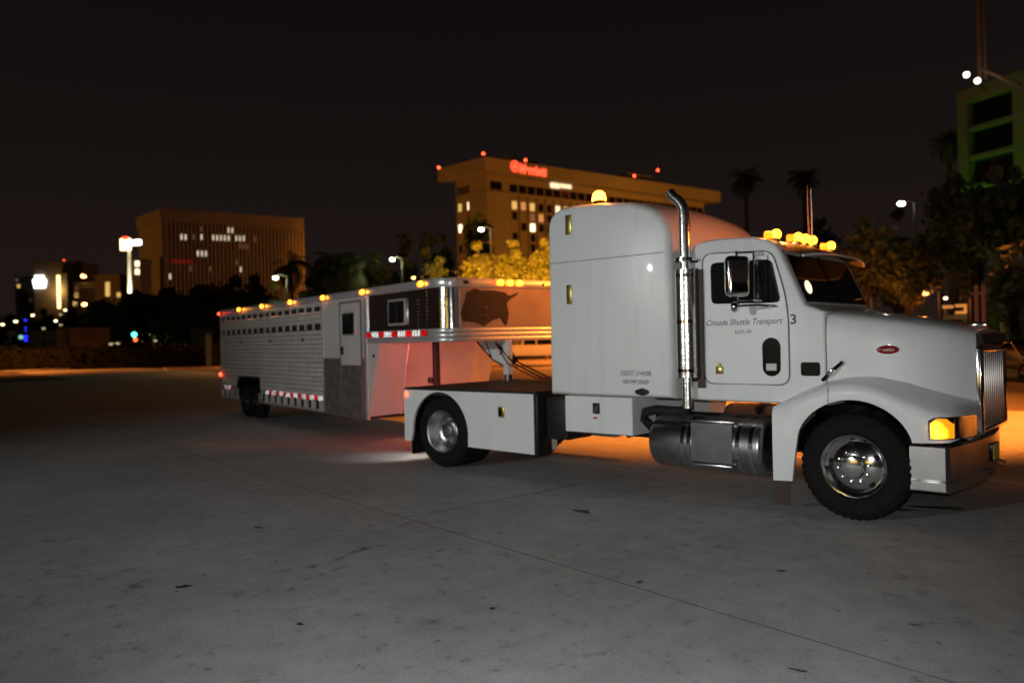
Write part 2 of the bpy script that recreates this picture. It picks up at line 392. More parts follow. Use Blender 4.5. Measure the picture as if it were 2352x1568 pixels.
# stains and tyre marks lying on the concrete
def blot(c, rx, ry, ang, seed, m='oil', z=0.004, n=26):
    r_ = random.Random(seed); P = []; ph = [r_.uniform(0,6.28) for _ in range(4)]
    for k in range(n):
        t = 2*math.pi*k/n; q = 1+0.28*math.sin(2*t+ph[0])+0.2*math.sin(3*t+ph[1])+0.16*math.sin(5*t+ph[2])+r_.uniform(-.12,.12)
        x, y = rx*q*math.cos(t), ry*q*math.sin(t)
        P.append((c[0]+x*math.cos(ang)-y*math.sin(ang), c[1]+x*math.sin(ang)+y*math.cos(ang), z))
    return MB().add(P, [tuple(range(n))])
ma = blot((0,0),1,1,0,1)
for i, (x, y, rx, ry, a) in enumerate([(-3.32,-6.3,.055,.035,.5),(0.5,-0.12,.20,.10,.2),(0.25,-0.42,.10,.05,.3),(-0.62,-4.1,.04,.025,1.2),(-1.1,-5.2,.025,.02,0),(0.9,-4.9,.04,.02,.3),(0.1,-3.2,.05,.025,.5),(-2.4,-2.4,.12,.05,.1),(-4.6,-4.9,.05,.03,0),(-1.9,-6.2,.03,.02,.4),(0.35,-5.6,.03,.018,.4),(1.2,-3.8,.035,.02,.1)]):
    struct(blot((x,y), rx, ry, a, 20+i).build('oil_stain', 'oil'))
mk = bpy.data.materials.new('tyre_mark'); mk.use_nodes = True; MATS['tyre_mark'] = mk
n_ = mk.node_tree; pb = n_.nodes['Principled BSDF']; pb.inputs['Base Color'].default_value = (0.05,0.048,0.046,1); pb.inputs['Roughness'].default_value = 0.8
tg = n_.nodes.new('ShaderNodeNewGeometry'); tn = n_.nodes.new('ShaderNodeTexNoise'); tn.inputs['Scale'].default_value = 7; tn.inputs['Detail'].default_value = 7
tr = n_.nodes.new('ShaderNodeValToRGB'); tr.color_ramp.elements[0].position = .42; tr.color_ramp.elements[1].position = .8
tr.color_ramp.elements[1].color = (.6,.6,.6,1)
n_.links.new(tg.outputs['Position'], tn.inputs['Vector']); n_.links.new(tn.outputs['Fac'], tr.inputs[0]); n_.links.new(tr.outputs[0], pb.inputs['Alpha'])
def mark(pix, w):
    P = [Zp(0.004, *q) for q in pix]; v = []
    for i, p in enumerate(P):
        d = P[min(i+1,len(P)-1)]-P[max(i-1,0)]; d = d/np.linalg.norm(d); nn = np.array([-d[1],d[0],0])
        ww = w*(0.35+0.65*math.sin(math.pi*(i+.5)/len(P)))
        v += [tuple(p-nn*ww), tuple(p+nn*ww)]
    struct(MB().add(v, [(2*i,2*i+1,2*i+3,2*i+2) for i in range(len(P)-1)]).build('tyre_mark', 'tyre_mark'))
mark([(600,1312),(660,1310),(720,1300),(780,1280),(840,1258),(905,1250)], .05)
mark([(630,1336),(700,1330),(760,1312),(815,1292)], .035)
mark([(280,1362),(310,1345),(345,1328)], .05)
mark([(100,1325),(180,1322),(260,1316),(330,1300)], .03)
mark([(860,1230),(960,1192),(1060,1160),(1200,1140),(1330,1110)], .02)

# ================================================================== THE TRUCK
T = thing('semi_truck', 'white semi truck with tall sleeper and black flat deck parked in front', 'truck', (0,0,0))
def smoothstep(t): t = max(0,min(1,t)); return t*t*(3-2*t)
def inset(poly, d):
    n = len(poly); out = []
    ar = sum(poly[i][0]*poly[(i+1)%n][1]-poly[(i+1)%n][0]*poly[i][1] for i in range(n)); sg = 1 if ar > 0 else -1
    for i in range(n):
        a, b, c = np.array(poly[i-1]), np.array(poly[i]), np.array(poly[(i+1)%n])
        e1 = (b-a)/np.linalg.norm(b-a); e2 = (c-b)/np.linalg.norm(c-b)
        n1 = np.array([-e1[1],e1[0]])*sg; n2 = np.array([-e2[1],e2[0]])*sg
        m = n1+n2; m = m/max(1e-6, m@m)*2
        out.append(tuple(b+m*d*0.5*1.0))
    return out
def loft_y(prof, hw, r, crown=0.0, zc=2.0, seg=4):
    """rounded body: a side profile (x,z) swept across the width, edges rounded by r"""
    st = []
    for k in range(seg+1):
        t = math.pi/2*k/seg; st.append((hw-r+r*math.cos(t)*1.0, r*(1-math.sin(t))))
    st = [(y, d) for y, d in st]                     # from hw (inset r) inward to hw-r (inset 0)
    ys = [(-y, d) for y, d in st] + [(-hw*0.6,0),(-hw*0.3,0),(0,0),(hw*0.3,0),(hw*0.6,0)] + [(y, d) for y, d in reversed(st)]
    secs = []
    for y, d in ys:
        q = inset(prof, d); c = crown*(1-(y/hw)**2)
        secs.append([(x, y, z + c*smoothstep((z-zc)/0.35)) for x, z in q])
    return secs
# --- chassis
fr = MB(); fr.b2(-6.45,0.6,-.46,-.36,.55,.82); fr.b2(-6.45,0.6,.36,.46,.55,.82)
for x in (-6.4,-5.0,-4.0,-2.6,-1.2): fr.b2(x-.05,x+.05,-.36,.36,.6,.78)
fr.cyl((-5.776,0,.51), .10, 2.0, 'y', 14); fr.cyl((0,0,.45), .07, 1.9, 'y', 12); fr.sphere((-5.776,0,.51), .26)
fr.cyl((-3.0,0,.55), .06, 3.6, 'x', 10)
fr.build('chassis', 'black_metal', T)
# --- sleeper
sl = [(-3.76,1.12),(-1.97,1.12),(-1.97,3.00),(-2.01,3.12),(-2.08,3.22),(-2.18,3.31),(-2.32,3.375),(-2.5,3.43),(-2.88,3.48),(-3.3,3.505),(-3.52,3.50),(-3.63,3.46),(-3.71,3.39),(-3.75,3.28)]
sleeper = MB().loft(loft_y(sl, 1.22, 0.13, 0.07, 3.0)).build('sleeper', 'white_paint', T, True)
MB().b2(-3.7,-2.03,-1.223,-1.219,2.795,2.803).build('body_seam', 'seal_grey', sleeper)
for z0, z1, x0, x1 in ((3.14,3.39,-3.435,-3.345),(2.27,2.51,-3.44,-3.36)):
    MB().rbox(((x0+x1)/2,-1.222,(z0+z1)/2), (x1-x0,.022,z1-z0), .006, 2).build('door_latch', 'olive_chrome', sleeper, True)
yS = -1.2245
text_on('lettering', 'USDOT 2144288', 'lettering', sleeper, .42, .055, lambda x,z: (-2.66+x, yS, 1.385+z))
text_on('lettering', 'VIN MP720089', 'lettering', sleeper, .36, .05, lambda x,z: (-2.63+x, yS, 1.285+z))
MB().cyl((-2.36,-1.224,1.195), .045, .02, 'y', 18).build('emblem', 'black_trim', sleeper).scale = (1,1,1)
em = MB(); em.lathe([(0.0005,0),(0.5,0),(0.5,.016),(0.0005,.02)], 'y', (0,0,0), 22)
eo = em.build('emblem', 'black_metal', sleeper, loc=(-2.36,-1.226,1.195)); eo.scale = (.19,-1,.075)
fl = MB(); fl.loft([[(-2.3,y,3.40),(-2.05,y,3.24),(-1.95,y,3.0),(-2.3,y,3.0)] for y in (-.9,.9)])
# --- cab
cp = [(-1.83,1.10),(-.29,1.10),(-.29,2.055),(-.50,2.14),(-.755,2.735),(-.81,2.80),(-.88,2.845),(-1.06,2.895),(-1.46,2.915),(-1.68,2.90),(-1.78,2.85),(-1.825,2.74)]
cab = MB().loft(loft_y(cp, 1.05, 0.075, 0.03, 2.76)).build('cab', 'white_paint', T, True)
gap = MB().b2(-1.99,-1.81,-1.0,1.0,1.12,2.75).build('cab_boot', 'black_trim', T)
def rounded(poly, r, n=5):
    out = []; N = len(poly)
    for i in range(N):
        a, b, c = (np.array(poly[j % N], float) for j in (i-1, i, i+1))
        d1 = (a-b)/np.linalg.norm(a-b); d2 = (c-b)/np.linalg.norm(c-b); rr = min(r, .45*np.linalg.norm(a-b), .45*np.linalg.norm(c-b))
        p, q = b+d1*rr, b+d2*rr
        for k in range(n+1):
            t = k/n; out.append(tuple((1-t)**2*p + 2*t*(1-t)*b + t*t*q))
    return out
dpoly = rounded([(-1.64,1.30),(-.67,1.30),(-.67,2.0),(-.70,2.26),(-.83,2.72),(-1.64,2.755)], .12)
for sd in (-1, 1):
    yo = 1.05*sd
    door = MB().prism(dpoly, 'y', yo-.02*sd, yo+.008*sd).build('door', 'white_paint', T)
    sp = [(x, yo+.009*sd, z) for x, z in dpoly]; MB().tube(sp+[sp[0]], .0075, 6, False).build('door_seal', 'seal_grey', door)
    wp = rounded([(-1.53,2.195),(-.755,2.175),(-.845,2.62),(-1.53,2.635)], .06)
    win = MB().prism(wp, 'y', yo-.015*sd, yo+.013*sd).build('window', 'glass_dark', door)
    wt = [(x, yo+.013*sd, z) for x, z in wp]; MB().tube(wt+[wt[0]], .010, 6, False).build('window_trim', 'black_trim', door)
    MB().b2(-1.0,-.985,yo,yo+.02*sd,2.18,2.63).build('window_bar', 'polished', door)
    pp = [(-.86+.10*math.cos(t)*1.0, (1.70 if math.sin(t) >= 0 else 1.49)+.10*math.sin(t)) for t in [2*math.pi*k/28 for k in range(28)]]
    MB().prism(pp, 'y', yo, yo+.014*sd).build('peep_window', 'black_trim', door)
    MB().b2(-.918,-.806,yo,yo+.017*sd,1.452,1.525).build('peep_label', 'off_white', door)
    hd = MB(); hd.rbox((-1.455,yo+.02*sd,1.45), (.085,.035,.085), .012, 2); hd.b2(-1.47,-1.44,yo,yo+.03*sd,1.49,1.53)
    hd.build('handle', 'olive_chrome', door, True)
    if sd < 0:
        text_on('lettering', 'Cinsade Shuttle Transport', 'lettering', door, .875, .085, lambda x,z: (-1.605+x, yo-.0095, 1.925+z), 0.35, 0.004)
        text_on('lettering', 'ELKO, NV', 'lettering', door, .19, .045, lambda x,z: (-1.265+x, yo-.0095, 1.845+z), 0, .004)
text_on('number', '3', 'lettering', cab, .062, .105, lambda x,z: (-.652+x, -1.053, 1.935+z), 0, .02)
MB().prism(rounded([(-.55,1.40),(-.355,1.40),(-.355,1.54),(-.55,1.54)], .03), 'y', -1.04, -1.062).build('vent', 'black_trim', cab)
# windscreen: two panes with a bar between, on the raked front
def ws(t, y, off):   # t 0 at the cowl, 1 at the header
    p0 = np.array([-.515,2.165]); p1 = np.array([-.745,2.70]); nn = np.array([.92,.395]); q = p0+(p1-p0)*t+nn*off
    return (q[0], y, q[1])
for y0, y1 in ((-.96,-.015),(.015,.96)):
    v = [ws(.0,y0,.008),ws(.0,y1,.008),ws(.98,y1*.97,.008),ws(.98,y0*.97,.008)]; v += [ws(.0,y0,-.02),ws(.0,y1,-.02),ws(.98,y1*.97,-.02),ws(.98,y0*.97,-.02)]
    MB().add(v, [(0,1,2,3),(0,4,5,1),(1,5,6,2),(2,6,7,3),(3,7,4,0)]).build('windscreen', 'glass_dark', cab)
MB().tube([ws(0,0,.01),ws(1,0,.01)], .014, 6).build('windscreen_bar', 'black_trim', cab)
for y in (-.75,.2):
    w_ = MB(); w_.tube([ws(.02,y,.02),ws(.1,y+.3,.03),ws(.12,y+.62,.03)], .008, 5); w_.build('wiper', 'black_trim', cab)
# sun visor
vs = []
for y in np.linspace(-1.0,1.0,13):
    k = abs(y)/1.0; dz = -.05*k**3; dx = -.10*k**4
    vs.append([(-.95+.02*k,y,2.86+dz),(-.72+dx,y,2.80+dz),(-.46+dx,y,2.715+dz),(-.445+dx,y,2.685+dz),(-.47+dx,y,2.685+dz),(-.72+dx,y,2.765+dz),(-.90,y,2.78+dz)])
visor = MB().loft(vs).build('sun_visor', 'visor_tint', T, True)
MB().tube([(-.445-.10*(abs(y))**4,y,2.695-.05*abs(y)**3) for y in np.linspace(-.98,.98,13)], .016, 6).build('visor_lip', 'white_paint', visor, True)
# cab roof marker lamps and antennas
for y in (-.83,-.22,0.0,.22,.83):
    z = 2.845+.03*(1-(y/1.05)**2)
    b = MB(); b.rbox((-.93,y,z-.005), (.17,.10,.05), .02, 2); bo = b.build('marker_light', 'chrome', T, True)
    l = MB(); l.loft([[(-.99+.13*s, y+.062*math.cos(a)*(1-.25*s), z+.055+.05*math.sin(a)*(1-.25*s)) for a in [2*math.pi*k/10 for k in range(10)]] for s in (0,.5,1)])
    l.build('lens', 'amber_lamp', bo, True)
    MB().sphere((-.875,y,z+.06), .056, 10, 8).build('bulb', 'amber_bulb', bo, True)
for y in (-.7,0.0,.7): light('marker_light_glow', 'POINT', (-1.02,y,3.07), 9, (1.0,.22,.05), radius=.05).parent = T
light('beacon_glow', 'POINT', (-3.07,-1.0,3.82), 9, (1.0,.28,.05), radius=.06).parent = T
an = MB(); an.tube([(-.75,-.13,2.86),(-.74,-.15,3.15),(-.72,-.22,3.47)], [.008,.007,.005], 6); an.build('antenna', 'off_white', T)
an = MB(); an.tube([(-1.0,.45,2.9),(-1.0,.42,3.4),(-.99,.4,3.62)], [.009,.007,.004], 6); an.build('antenna', 'pole_brown', T)
# beacon on the sleeper roof
be = MB(); be.cyl((-3.07,-1.0,3.525), .075, .05, 'z', 16); bo = be.build('beacon', 'black_trim', T)
MB().lathe([(0.0005,.13),(.04,.122),(.075,.09),(.09,.03),(.09,0)], 'z', (-3.07,-1.0,3.55), 16).build('beacon_dome', 'amber_strong', bo, True)
# --- hood (lofted along the truck) and fenders
def itp(x, tab): return float(np.interp(x, [t[0] for t in tab], [t[1] for t in tab]))
HW = [(-.29,1.048),(0,1.02),(.3,.955),(.6,.845),(.8,.73),(.95,.60)]
ZE = [(-.29,2.05),(.07,2.0),(.39,1.945),(.7,1.88),(.95,1.81)]
ZA = [(-.80,1.10),(-.71,1.15),(-.52,1.25),(-.28,1.35),(-.04,1.40),(.18,1.40),(.40,1.35),(.60,1.28),(.80,1.21),(.93,1.17),(.99,1.14)]
ZB = [(-.80,1.07),(-.62,1.15),(-.44,1.22),(-.20,1.31),(0,1.33),(.19,1.30),(.40,1.22),(.60,1.14),(.70,1.10),(.84,1.06),(.99,1.03)]
YB = [(-.80,1.22),(.70,1.22),(.78,1.21),(.84,1.175),(.89,1.10),(.93,.99),(.96,.85),(.985,.66)]
ZT = [(-.80,.32),(-.60,.33),(-.575,.55),(-.53,.79),(-.48,.88),(-.37,1.02),(-.21,1.13),(-.02,1.18),(.13,1.17),(.29,1.10),(.43,.99),(.51,.86),(.535,.80),(.56,.80),(.84,.815),(.99,.89)]
_lin = itp
def zbot(x): return .785+.395*(max(0.0,1-(x/.537)**2))**.62 if abs(x) < .535 else _lin(x,ZT)
hs = []
for x in np.linspace(-.285,.95,14):
    w, ze, za = itp(x,HW), itp(x,ZE), itp(x,ZA)-.06
    h = [(0,ze+.03),(.35*w,ze+.028),(.65*w,ze+.015),(.83*w,ze-.003),(w-.07,ze-.03),(w-.025,ze-.075),(w-.005,ze-.15),(w+.004,ze-.25),(w,za+.25),(w-.006,za)]
    full = [(x,-y,z) for y, z in reversed(h)] + [(x,y,z) for y, z in h[1:]]
    hs.append(full)
hood = MB().loft(hs, True, False).build('hood', 'white_paint', T, True)
for sd in (-1,1):
    fs = []
    xs = sorted(set([t[0] for t in ZT if abs(t[0]) > .53]+[t[0] for t in YB]+list(np.linspace(-.8,.985,14))+[.534*math.sin(a) for a in np.linspace(-math.pi/2,math.pi/2,25)]))
    for x in xs:
        if x > .986: continue
        yb, za, zb, zt = itp(x,YB), itp(x,ZA), itp(x,ZB), zbot(x)
        hw = min(itp(max(x,-.29),HW)-.02, yb-.12) if x < .93 else min(itp(x,HW)-.02, yb-.04)
        rr = min(.16, (yb-hw)*.6)
        s = [(hw,za+.0),(hw+.02,za-.004),(yb-rr, zb+(za-zb)*.55),(yb-rr*.35,zb+.012),(yb-.02,zb-.012),(yb,zb-.05),(yb+.004,(zb+zt)/2-.01),(yb,zt),(yb-.025,zt+.005),(yb-.06,zt+.05)]
        fs.append([(x,sd*y,z) for y, z in s])
    mb = MB().loft(fs, False, False)
    e0 = fs[-1]; mb.add(e0, [tuple(range(len(e0)))])
    mb.add(fs[0], [tuple(range(len(fs[0])))])
    fe = mb.build('fender', 'white_paint', T, True)
    wl = MB(); wl.lathe([(.605,sd*.55),(.605,sd*1.17)], 'y', (0,0,.53), 20, R(8), R(172)); wl.b2(-.6,.6,sd*.53,sd*.55,.75,1.2)
    wl.build('wheel_well', 'black_trim', fe)
    MB().b2(-.225,-.219,sd*1.219,sd*1.226,1.14,1.295).build('fender_seam', 'seal_grey', fe)
    # head lamp and turn signal wrapped round the corner
    def strip(x0, x1, z0, z1, off, n=8):
        se = []
        for x in np.linspace(x0,x1,n):
            y = itp(x,YB)+off; se.append([(x+off*.4*(1 if x > .85 else 0),sd*y,z0(x)),(x+off*.4*(1 if x > .85 else 0),sd*y,z1(x)),(x,sd*(y-.05),z1(x)),(x,sd*(y-.05),z0(x))])
        return MB().loft(se)
    hb = strip(.675,.972,lambda x:.835+.06*(x-.675),lambda x:1.05-.6*max(0,.735-x)-.1*max(0,x-.9),.006).build('headlight', 'chrome', fe, True)
    strip(.695,.865,lambda x:.85+.04*(x-.69),lambda x:1.035-.9*max(0,.745-x)-1.1*max(0,x-.82),.018,12).build('turn_signal', 'turn_lens', hb, True)
    strip(.872,.965,lambda x:.86+.06*(x-.69),lambda x:1.03,.012).build('headlight_glass', 'polished', hb, True)
    mf = MB().b2(-.80,-.66,sd*1.16,sd*1.17,.07,.34).build('mud_flap', 'leg_dark', T)
    lt = MB(); d0, d1 = np.array([-.33,-.0,1.355]), np.array([-.13,0,1.545])
    lt.tube([(d0[0],sd*1.06,d0[2]),(-.23,sd*1.085,1.45),(d1[0],sd*1.055,d1[2])], .020, 6); lt.build('hood_latch', 'black_trim', hood)
    MB().rbox((-.235,sd*1.10,1.445), (.09,.02,.04), .006, 2, Matrix.Rotation(R(-44), 3, 'Y')).build('latch_clip', 'chrome', hood, True)
    # emblem on the hood side
    ang = math.atan2(itp(.37,HW)-itp(.17,HW), .20)
    eb = MB(); eb.lathe([(0.0005,.012),(.42,.012),(.5,.004),(.5,-.01)], 'y', (0,0,0), 28)
    xo = .27; eo = eb.build('emblem', 'red_enamel', hood, True, loc=(xo,sd*(itp(xo,HW)+.004),1.66), rot=(0,0,-sd*-ang if sd > 0 else -ang))
    eo.scale = (.20,sd*1.0,.085)
    if sd < 0:
        text_on('emblem_script', 'Peterbilt', 'off_white', hood, .12, .03, lambda x,z: (.21+x, -(itp(.21+x,HW)+.0185), 1.645+z), .3)
MB().b2(-.295,-.288,-1.053,-1.045,1.2,2.0).build('hood_gap', 'seal_grey', hood)
# hood ornament, deflector, grille
MB().rbox((.86,0,1.885), (.16,.035,.05), .012, 2).build('hood_ornament', 'chrome', hood, True)
dfl = [[(.95,y,1.82-.02*(abs(y)/.6)**2),(1.0,y,1.80),(1.02,y,1.70),(.965,y,1.67)] for y in np.linspace(-.60,.60,7)]
MB().loft(dfl).build('bug_deflector', 'black_trim', hood, True)
gr = MB(); gp = [(-.60,.86),(.60,.86),(.60,1.66),(-.60,1.66)]
gr.rbox((.97,-.575,1.26), (.07,.06,.83), .022, 3); gr.rbox((.97,.575,1.26), (.07,.06,.83), .022, 3)
gr.rbox((.975,0,1.645), (.08,1.2,.07), .025, 3); gr.rbox((.97,0,.865), (.07,1.2,.05), .02, 3)
grille = gr.build('grille', 'chrome', T, True)
MB().b2(.90,.945,-.57,.57,.88,1.62).build('grille_mesh', 'black_metal', grille)
bar = MB().rbox((0,0,0), (.04,.030,.74), .010, 2).mesh('grille_bar', 'grille_steel', True)
for k in range(11): inst('grille_bar', bar, grille, loc=(.975,-.49+k*.98/10,1.25))
# bumper
def plan(off, c=0.0):
    P = [(.50,-1.18+off),(.80-off*.3,-1.18+off),(.835-off,-1.15+off*.6),(.88-off,-.86),(.925-off,-.55),(.95-off,-.25),(.955-off,0)]
    return P + [(x,-y) for x, y in reversed(P[:-1])]
def ring(z0, z1, o0, t=.05, b=.012):
    a, i = plan(o0), plan(o0+t); ab = plan(o0+b)
    secs = []
    for (x0,y0),(x1,y1),(x2,y2) in zip(a, i, ab):
        secs.append([(x1,y1,z0),(x2,y2,z0),(x0,y0,z0+b),(x0,y0,z1-b),(x2,y2,z1),(x1,y1,z1)])
    return MB().loft(secs)
bump = ring(.455,.775,0).build('bumper', 'bumper_chrome', T, True)
ring(.35,.452,.006).build('bumper_lower', 'bumper_chrome', bump, True)
MB().rbox((.965,.10,.60), (.02,.32,.17), .006, 2).build('plate_frame', 'black_trim', bump, True)
MB().b2(.975,.981,-.03,.25,.53,.68).build('number_plate', 'plate_yellow', bump)
for y in (-.32,.36): MB().tube([(.95,y,.42),(1.0,y,.41),(1.01,y,.46),(.95,y,.48)], .012, 6).build('tow_hook', 'chrome', bump, True)
# --- wheels
tw = [(.30,-.115),(.325,-.132),(.34,-.138),(.345,-.142),(.352,-.142),(.357,-.139),(.40,-.146),(.435,-.145),(.438,-.149),(.450,-.148),(.453,-.143),(.46,-.140),(.50,-.122),(.518,-.104),(.525,-.085),(.525,-.062),(.512,-.060),(.512,-.050),(.525,-.048),(.525,-.006),(.512,-.004),(.512,.004),(.525,.006),(.525,.048),(.512,.05),(.512,.06),(.525,.062),(.525,.085),(.518,.104),(.50,.122),(.46,.14),(.40,.146),(.34,.138),(.30,.115)]
def tread_tyre(prof, n, depth):
    mb = MB().lathe(prof, 'y', (0,0,0), n); L = len(prof); rm = max(r for r, h in prof)
    for k in range(n):
        if k % 3 == 0:
            for j, (r, h) in enumerate(prof):
                if r > rm*.945 and abs(h) > .045: 
                    x, y, z = mb.v[k*L+j]; f_ = (r-depth)/r; mb.v[k*L+j] = (x*f_, y, z*f_)
    return mb
tyre_me = tread_tyre(tw, 132, .016).mesh('tyre', 'rubber', True)
rimF = MB().lathe([(.300,.10),(.300,-.10),(.318,-.135),(.312,-.142),(.300,-.135),(.288,-.075),(.262,-.062),(.235,-.072),(.19,-.098),(.115,-.112),(.112,-.15),(.098,-.176),(.06,-.182),(0.0005,-.183)], 'y', (0,0,0), 48).mesh('rim', 'chrome', True)
rimR = MB().lathe([(.300,.10),(.300,-.10),(.318,-.135),(.312,-.142),(.300,-.138),(.285,-.04),(.262,.045),(.22,.075),(.135,.08),(.128,.0),(.11,-.045),(.07,-.055),(0.0005,-.058)], 'y', (0,0,0), 48).mesh('rim', 'tank_alu', True)
nut_me = MB().lathe([(.016,.012),(.016,-.018),(.011,-.03),(0.0005,-.032)], 'y', (0,0,0), 10).mesh('lug_nut', 'chrome', True)
hole_me = MB().lathe([(0.0005,-.004),(.030,-.004),(.030,.02)], 'y', (0,0,0), 14).mesh('hand_hole', 'black_trim', False)
def wheel(par, loc, rim, sd, nuts, s=1.0, tyre=None):
    w = bpy.data.objects.new('wheel', None); COL.objects.link(w); w.parent = par; w.location = loc
    if sd > 0: w.rotation_euler = (0,0,math.pi)
    w.scale = (s,s,s)
    inst('tyre', tyre or tyre_me, w); inst('rim', rim, w)
    if nuts:
        r, y = nuts
        for k in range(10):
            a = 2*math.pi*k/10+.15; inst('lug_nut', nut_me, w, loc=(r*math.cos(a), y, r*math.sin(a)))
            if k % 2 == 0: inst('hand_hole', hole_me, w, loc=(.222*math.cos(a+.31), -.082 if rim is rimF else .070, .222*math.sin(a+.31)))
    return w
for sd in (-1,1):
    wheel(T, (0,sd*1.075,.525), rimF, sd, (.145,-.108))
    wheel(T, (-5.776,sd*1.09,.525), rimR, sd, (.165,.07))
    wheel(T, (-5.776,sd*.74,.525), rimR, sd, None)
def exhaust(sd):
    cx, cy = -1.82, sd*1.13
    path = [(cx,cy,1.02),(cx,cy,1.3),(cx,cy,2.4),(cx,cy,3.18)] + [(cx-.22+.22*math.cos(R(a)), cy, 3.22+.22*math.sin(R(a))) for a in (8,22,36,50,62)] + [(-2.0,cy,3.49)]
    stk = MB().tube(path, [.066]*4+[.060]*5+[.056], 16, False); ex = stk.build('exhaust_stack', 'shield', T, True)
    MB().lathe([(.06,1.32),(.115,1.36),(.115,2.56),(.06,2.60)], 'z', (cx+.06,cy+sd*-.10,0), 24).build('muffler', 'black_metal', ex, True)
    a_lo, a_hi = (R(150),R(390)) if sd < 0 else (R(-30),R(210))
    MB().lathe([(.124,1.37),(.124,2.585)], 'z', (cx+.005,cy,0), 24, a_lo, a_hi).build('heat_shield', 'shield', ex, True)
    for z in (1.45,2.0,2.52,2.70):
        MB().lathe([(.128,z-.018),(.128,z+.018)], 'z', (cx+.005,cy,0), 20, a_lo, a_hi).build('clamp', 'chrome', ex, True)
    MB().b2(cx+.11,cx+.19,cy+sd*-.06,cy+sd*-.03,1.25,2.58).build('stack_guard', 'leg_dark', ex)
    br = MB(); br.tube([(cx,cy,2.68),(cx-.12,sd*1.0,2.68)], .018, 6); br.tube([(cx,cy,2.68),(cx+.16,sd*1.0,2.68)], .018, 6); br.build('bracket', 'black_metal', ex)
    el = MB(); el.tube([(cx,cy,1.06),(cx-.02,cy,1.0),(cx-.12,cy,.98),(-2.25,sd*1.12,.985),(-2.40,sd*1.10,.95),(-2.45,sd*1.05,.86),(-2.38,sd*.98,.75),(-2.3,sd*.9,.68)], .055, 12); el.build('exhaust_elbow', 'black_metal', ex, True)
def mirror(sd):
    # mirror
    my = sd*1.33
    mh = MB().rbox((-1.10,my,2.455), (.13,.27,.43), .058, 5, Matrix.Rotation(R(38*sd), 3, 'Z')).build('mirror', 'chrome', T, True)
    mp = MB(); 
    for z in (2.70,2.20): mp.tube([(-.93,sd*1.04,z+.0),(-.97,my+sd*-.08,z),(-1.10,my,z)], .013, 6)
    mp.tube([(-.94,my-sd*.06,2.20),(-.94,my-sd*.06,2.70)], .012, 6); mp.tube([(-1.10,my,2.2),(-1.10,my,2.72)], .014, 6)
    mp.tube([(-.78,sd*1.05,2.13),(-.94,my-sd*.06,2.145),(-1.10,my,2.14)], .014, 6)
    mp.build('mirror_arm', 'chrome', mh, True)
    MB().sphere((-1.13,my,2.135), .062, 14, 10, (.7,1,1)).build('convex_mirror', 'chrome', mh, True)
# --- deck, skirts, boxes
dk = MB(); dk.b2(-6.62,-4.0,-1.215,1.215,1.05,1.135); deck = dk.build('deck', 'deck_black', T)
for k in range(8): MB().b2(-6.6,-4.02,-1.18+k*.3,-1.18+k*.3+.27,1.137,1.150).build('deck_plank', 'deck_black', deck)
arch = [(-5.83+.585*math.cos(R(a)), .50+.60*math.sin(R(a))) for a in range(-8, 190, 9)]
sk = [(-4.03,1.118),(-6.60,1.118),(-6.605,.34),(-6.46,.345)] + [p for p in reversed(arch) if p[1] > .36] + [(-5.25,.34),(-4.03,.325)]
for sd in (-1,1):
    s_ = MB().prism(sk, 'y', sd*1.19, sd*1.225).build('side_skirt', 'white_paint', T)
    MB().b2(-5.2,-4.06,sd*.7,sd*1.19,.345,1.04).build('tool_box', 'white_paint', s_)
    MB().lathe([(.592,sd*.55),(.592,sd*1.19)], 'y', (-5.83,0,.50), 18, R(0), R(180)).build('wheel_well', 'black_trim', s_)
    lp = MB(); lp.rbox((-4.60,sd*1.226,.86), (.115,.02,.145), .01, 2); lb = lp.build('latch_plate', 'olive_chrome', s_, True)
    MB().b2(-4.63,-4.58,sd*1.236,sd*1.242,.81,.905).build('latch_handle', 'black_trim', lb)
    MB().rbox((-3.99,sd*1.08,.72), (.07,.30,.80), .02, 2).build('skirt_end', 'black_metal', s_, True)
    MB().rbox((-3.76,sd*.80,.80), (.36,.55,.55), .03, 2).build('battery_box', 'black_metal', T, True)
    tb = MB().rbox((-3.01,sd*.95,.893), (1.0,.54,.45), .008, 1).build('storage_box', 'white_paint', T)
    lp = MB().rbox((-3.025,sd*1.222,.975), (.105,.02,.135), .01, 2).build('latch_plate', 'black_metal', tb, True)
    MB().b2(-3.05,-3.0,sd*1.23,sd*1.236,.93,1.0).build('latch_handle', 'polished', tb)
    MB().b2(-3.075,-3.01,sd*1.221,sd*1.2235,.845,.868).build('label_sticker', 'red_print', tb)
    # fuel tank with straps and steps
    tk = MB().lathe([(0.0005,-2.32),(.24,-2.32),(.285,-2.30),(.305,-2.25),(.305,-.98),(.285,-.95),(.24,-.93),(0.0005,-.93)], 'x', (0,sd*.915,.615), 40)
    tank = tk.build('fuel_tank', 'tank_alu', T, True)
    for x in (-1.86,-1.78,-1.20,-1.05):
        MB().lathe([(.300,x-.026),(.312,x-.022),(.312,x+.022),(.300,x+.026)], 'x', (0,sd*.915,.615), 40).build('tank_strap', 'chrome', tank, True)
    for z, y in ((.885,1.13),(.415,1.20)):
        st = MB(); st.rbox((-1.49,sd*(y),z), (.50,.12,.03), .008, 2); st.build('step', 'tank_alu', tank, True)
    MB().b2(-1.74,-1.25,sd*1.19,sd*1.224,.44,.87).build('step_plate', 'tank_dark', tank)
    # exhaust stack
    if sd < 0: exhaust(sd)
    mirror(sd)
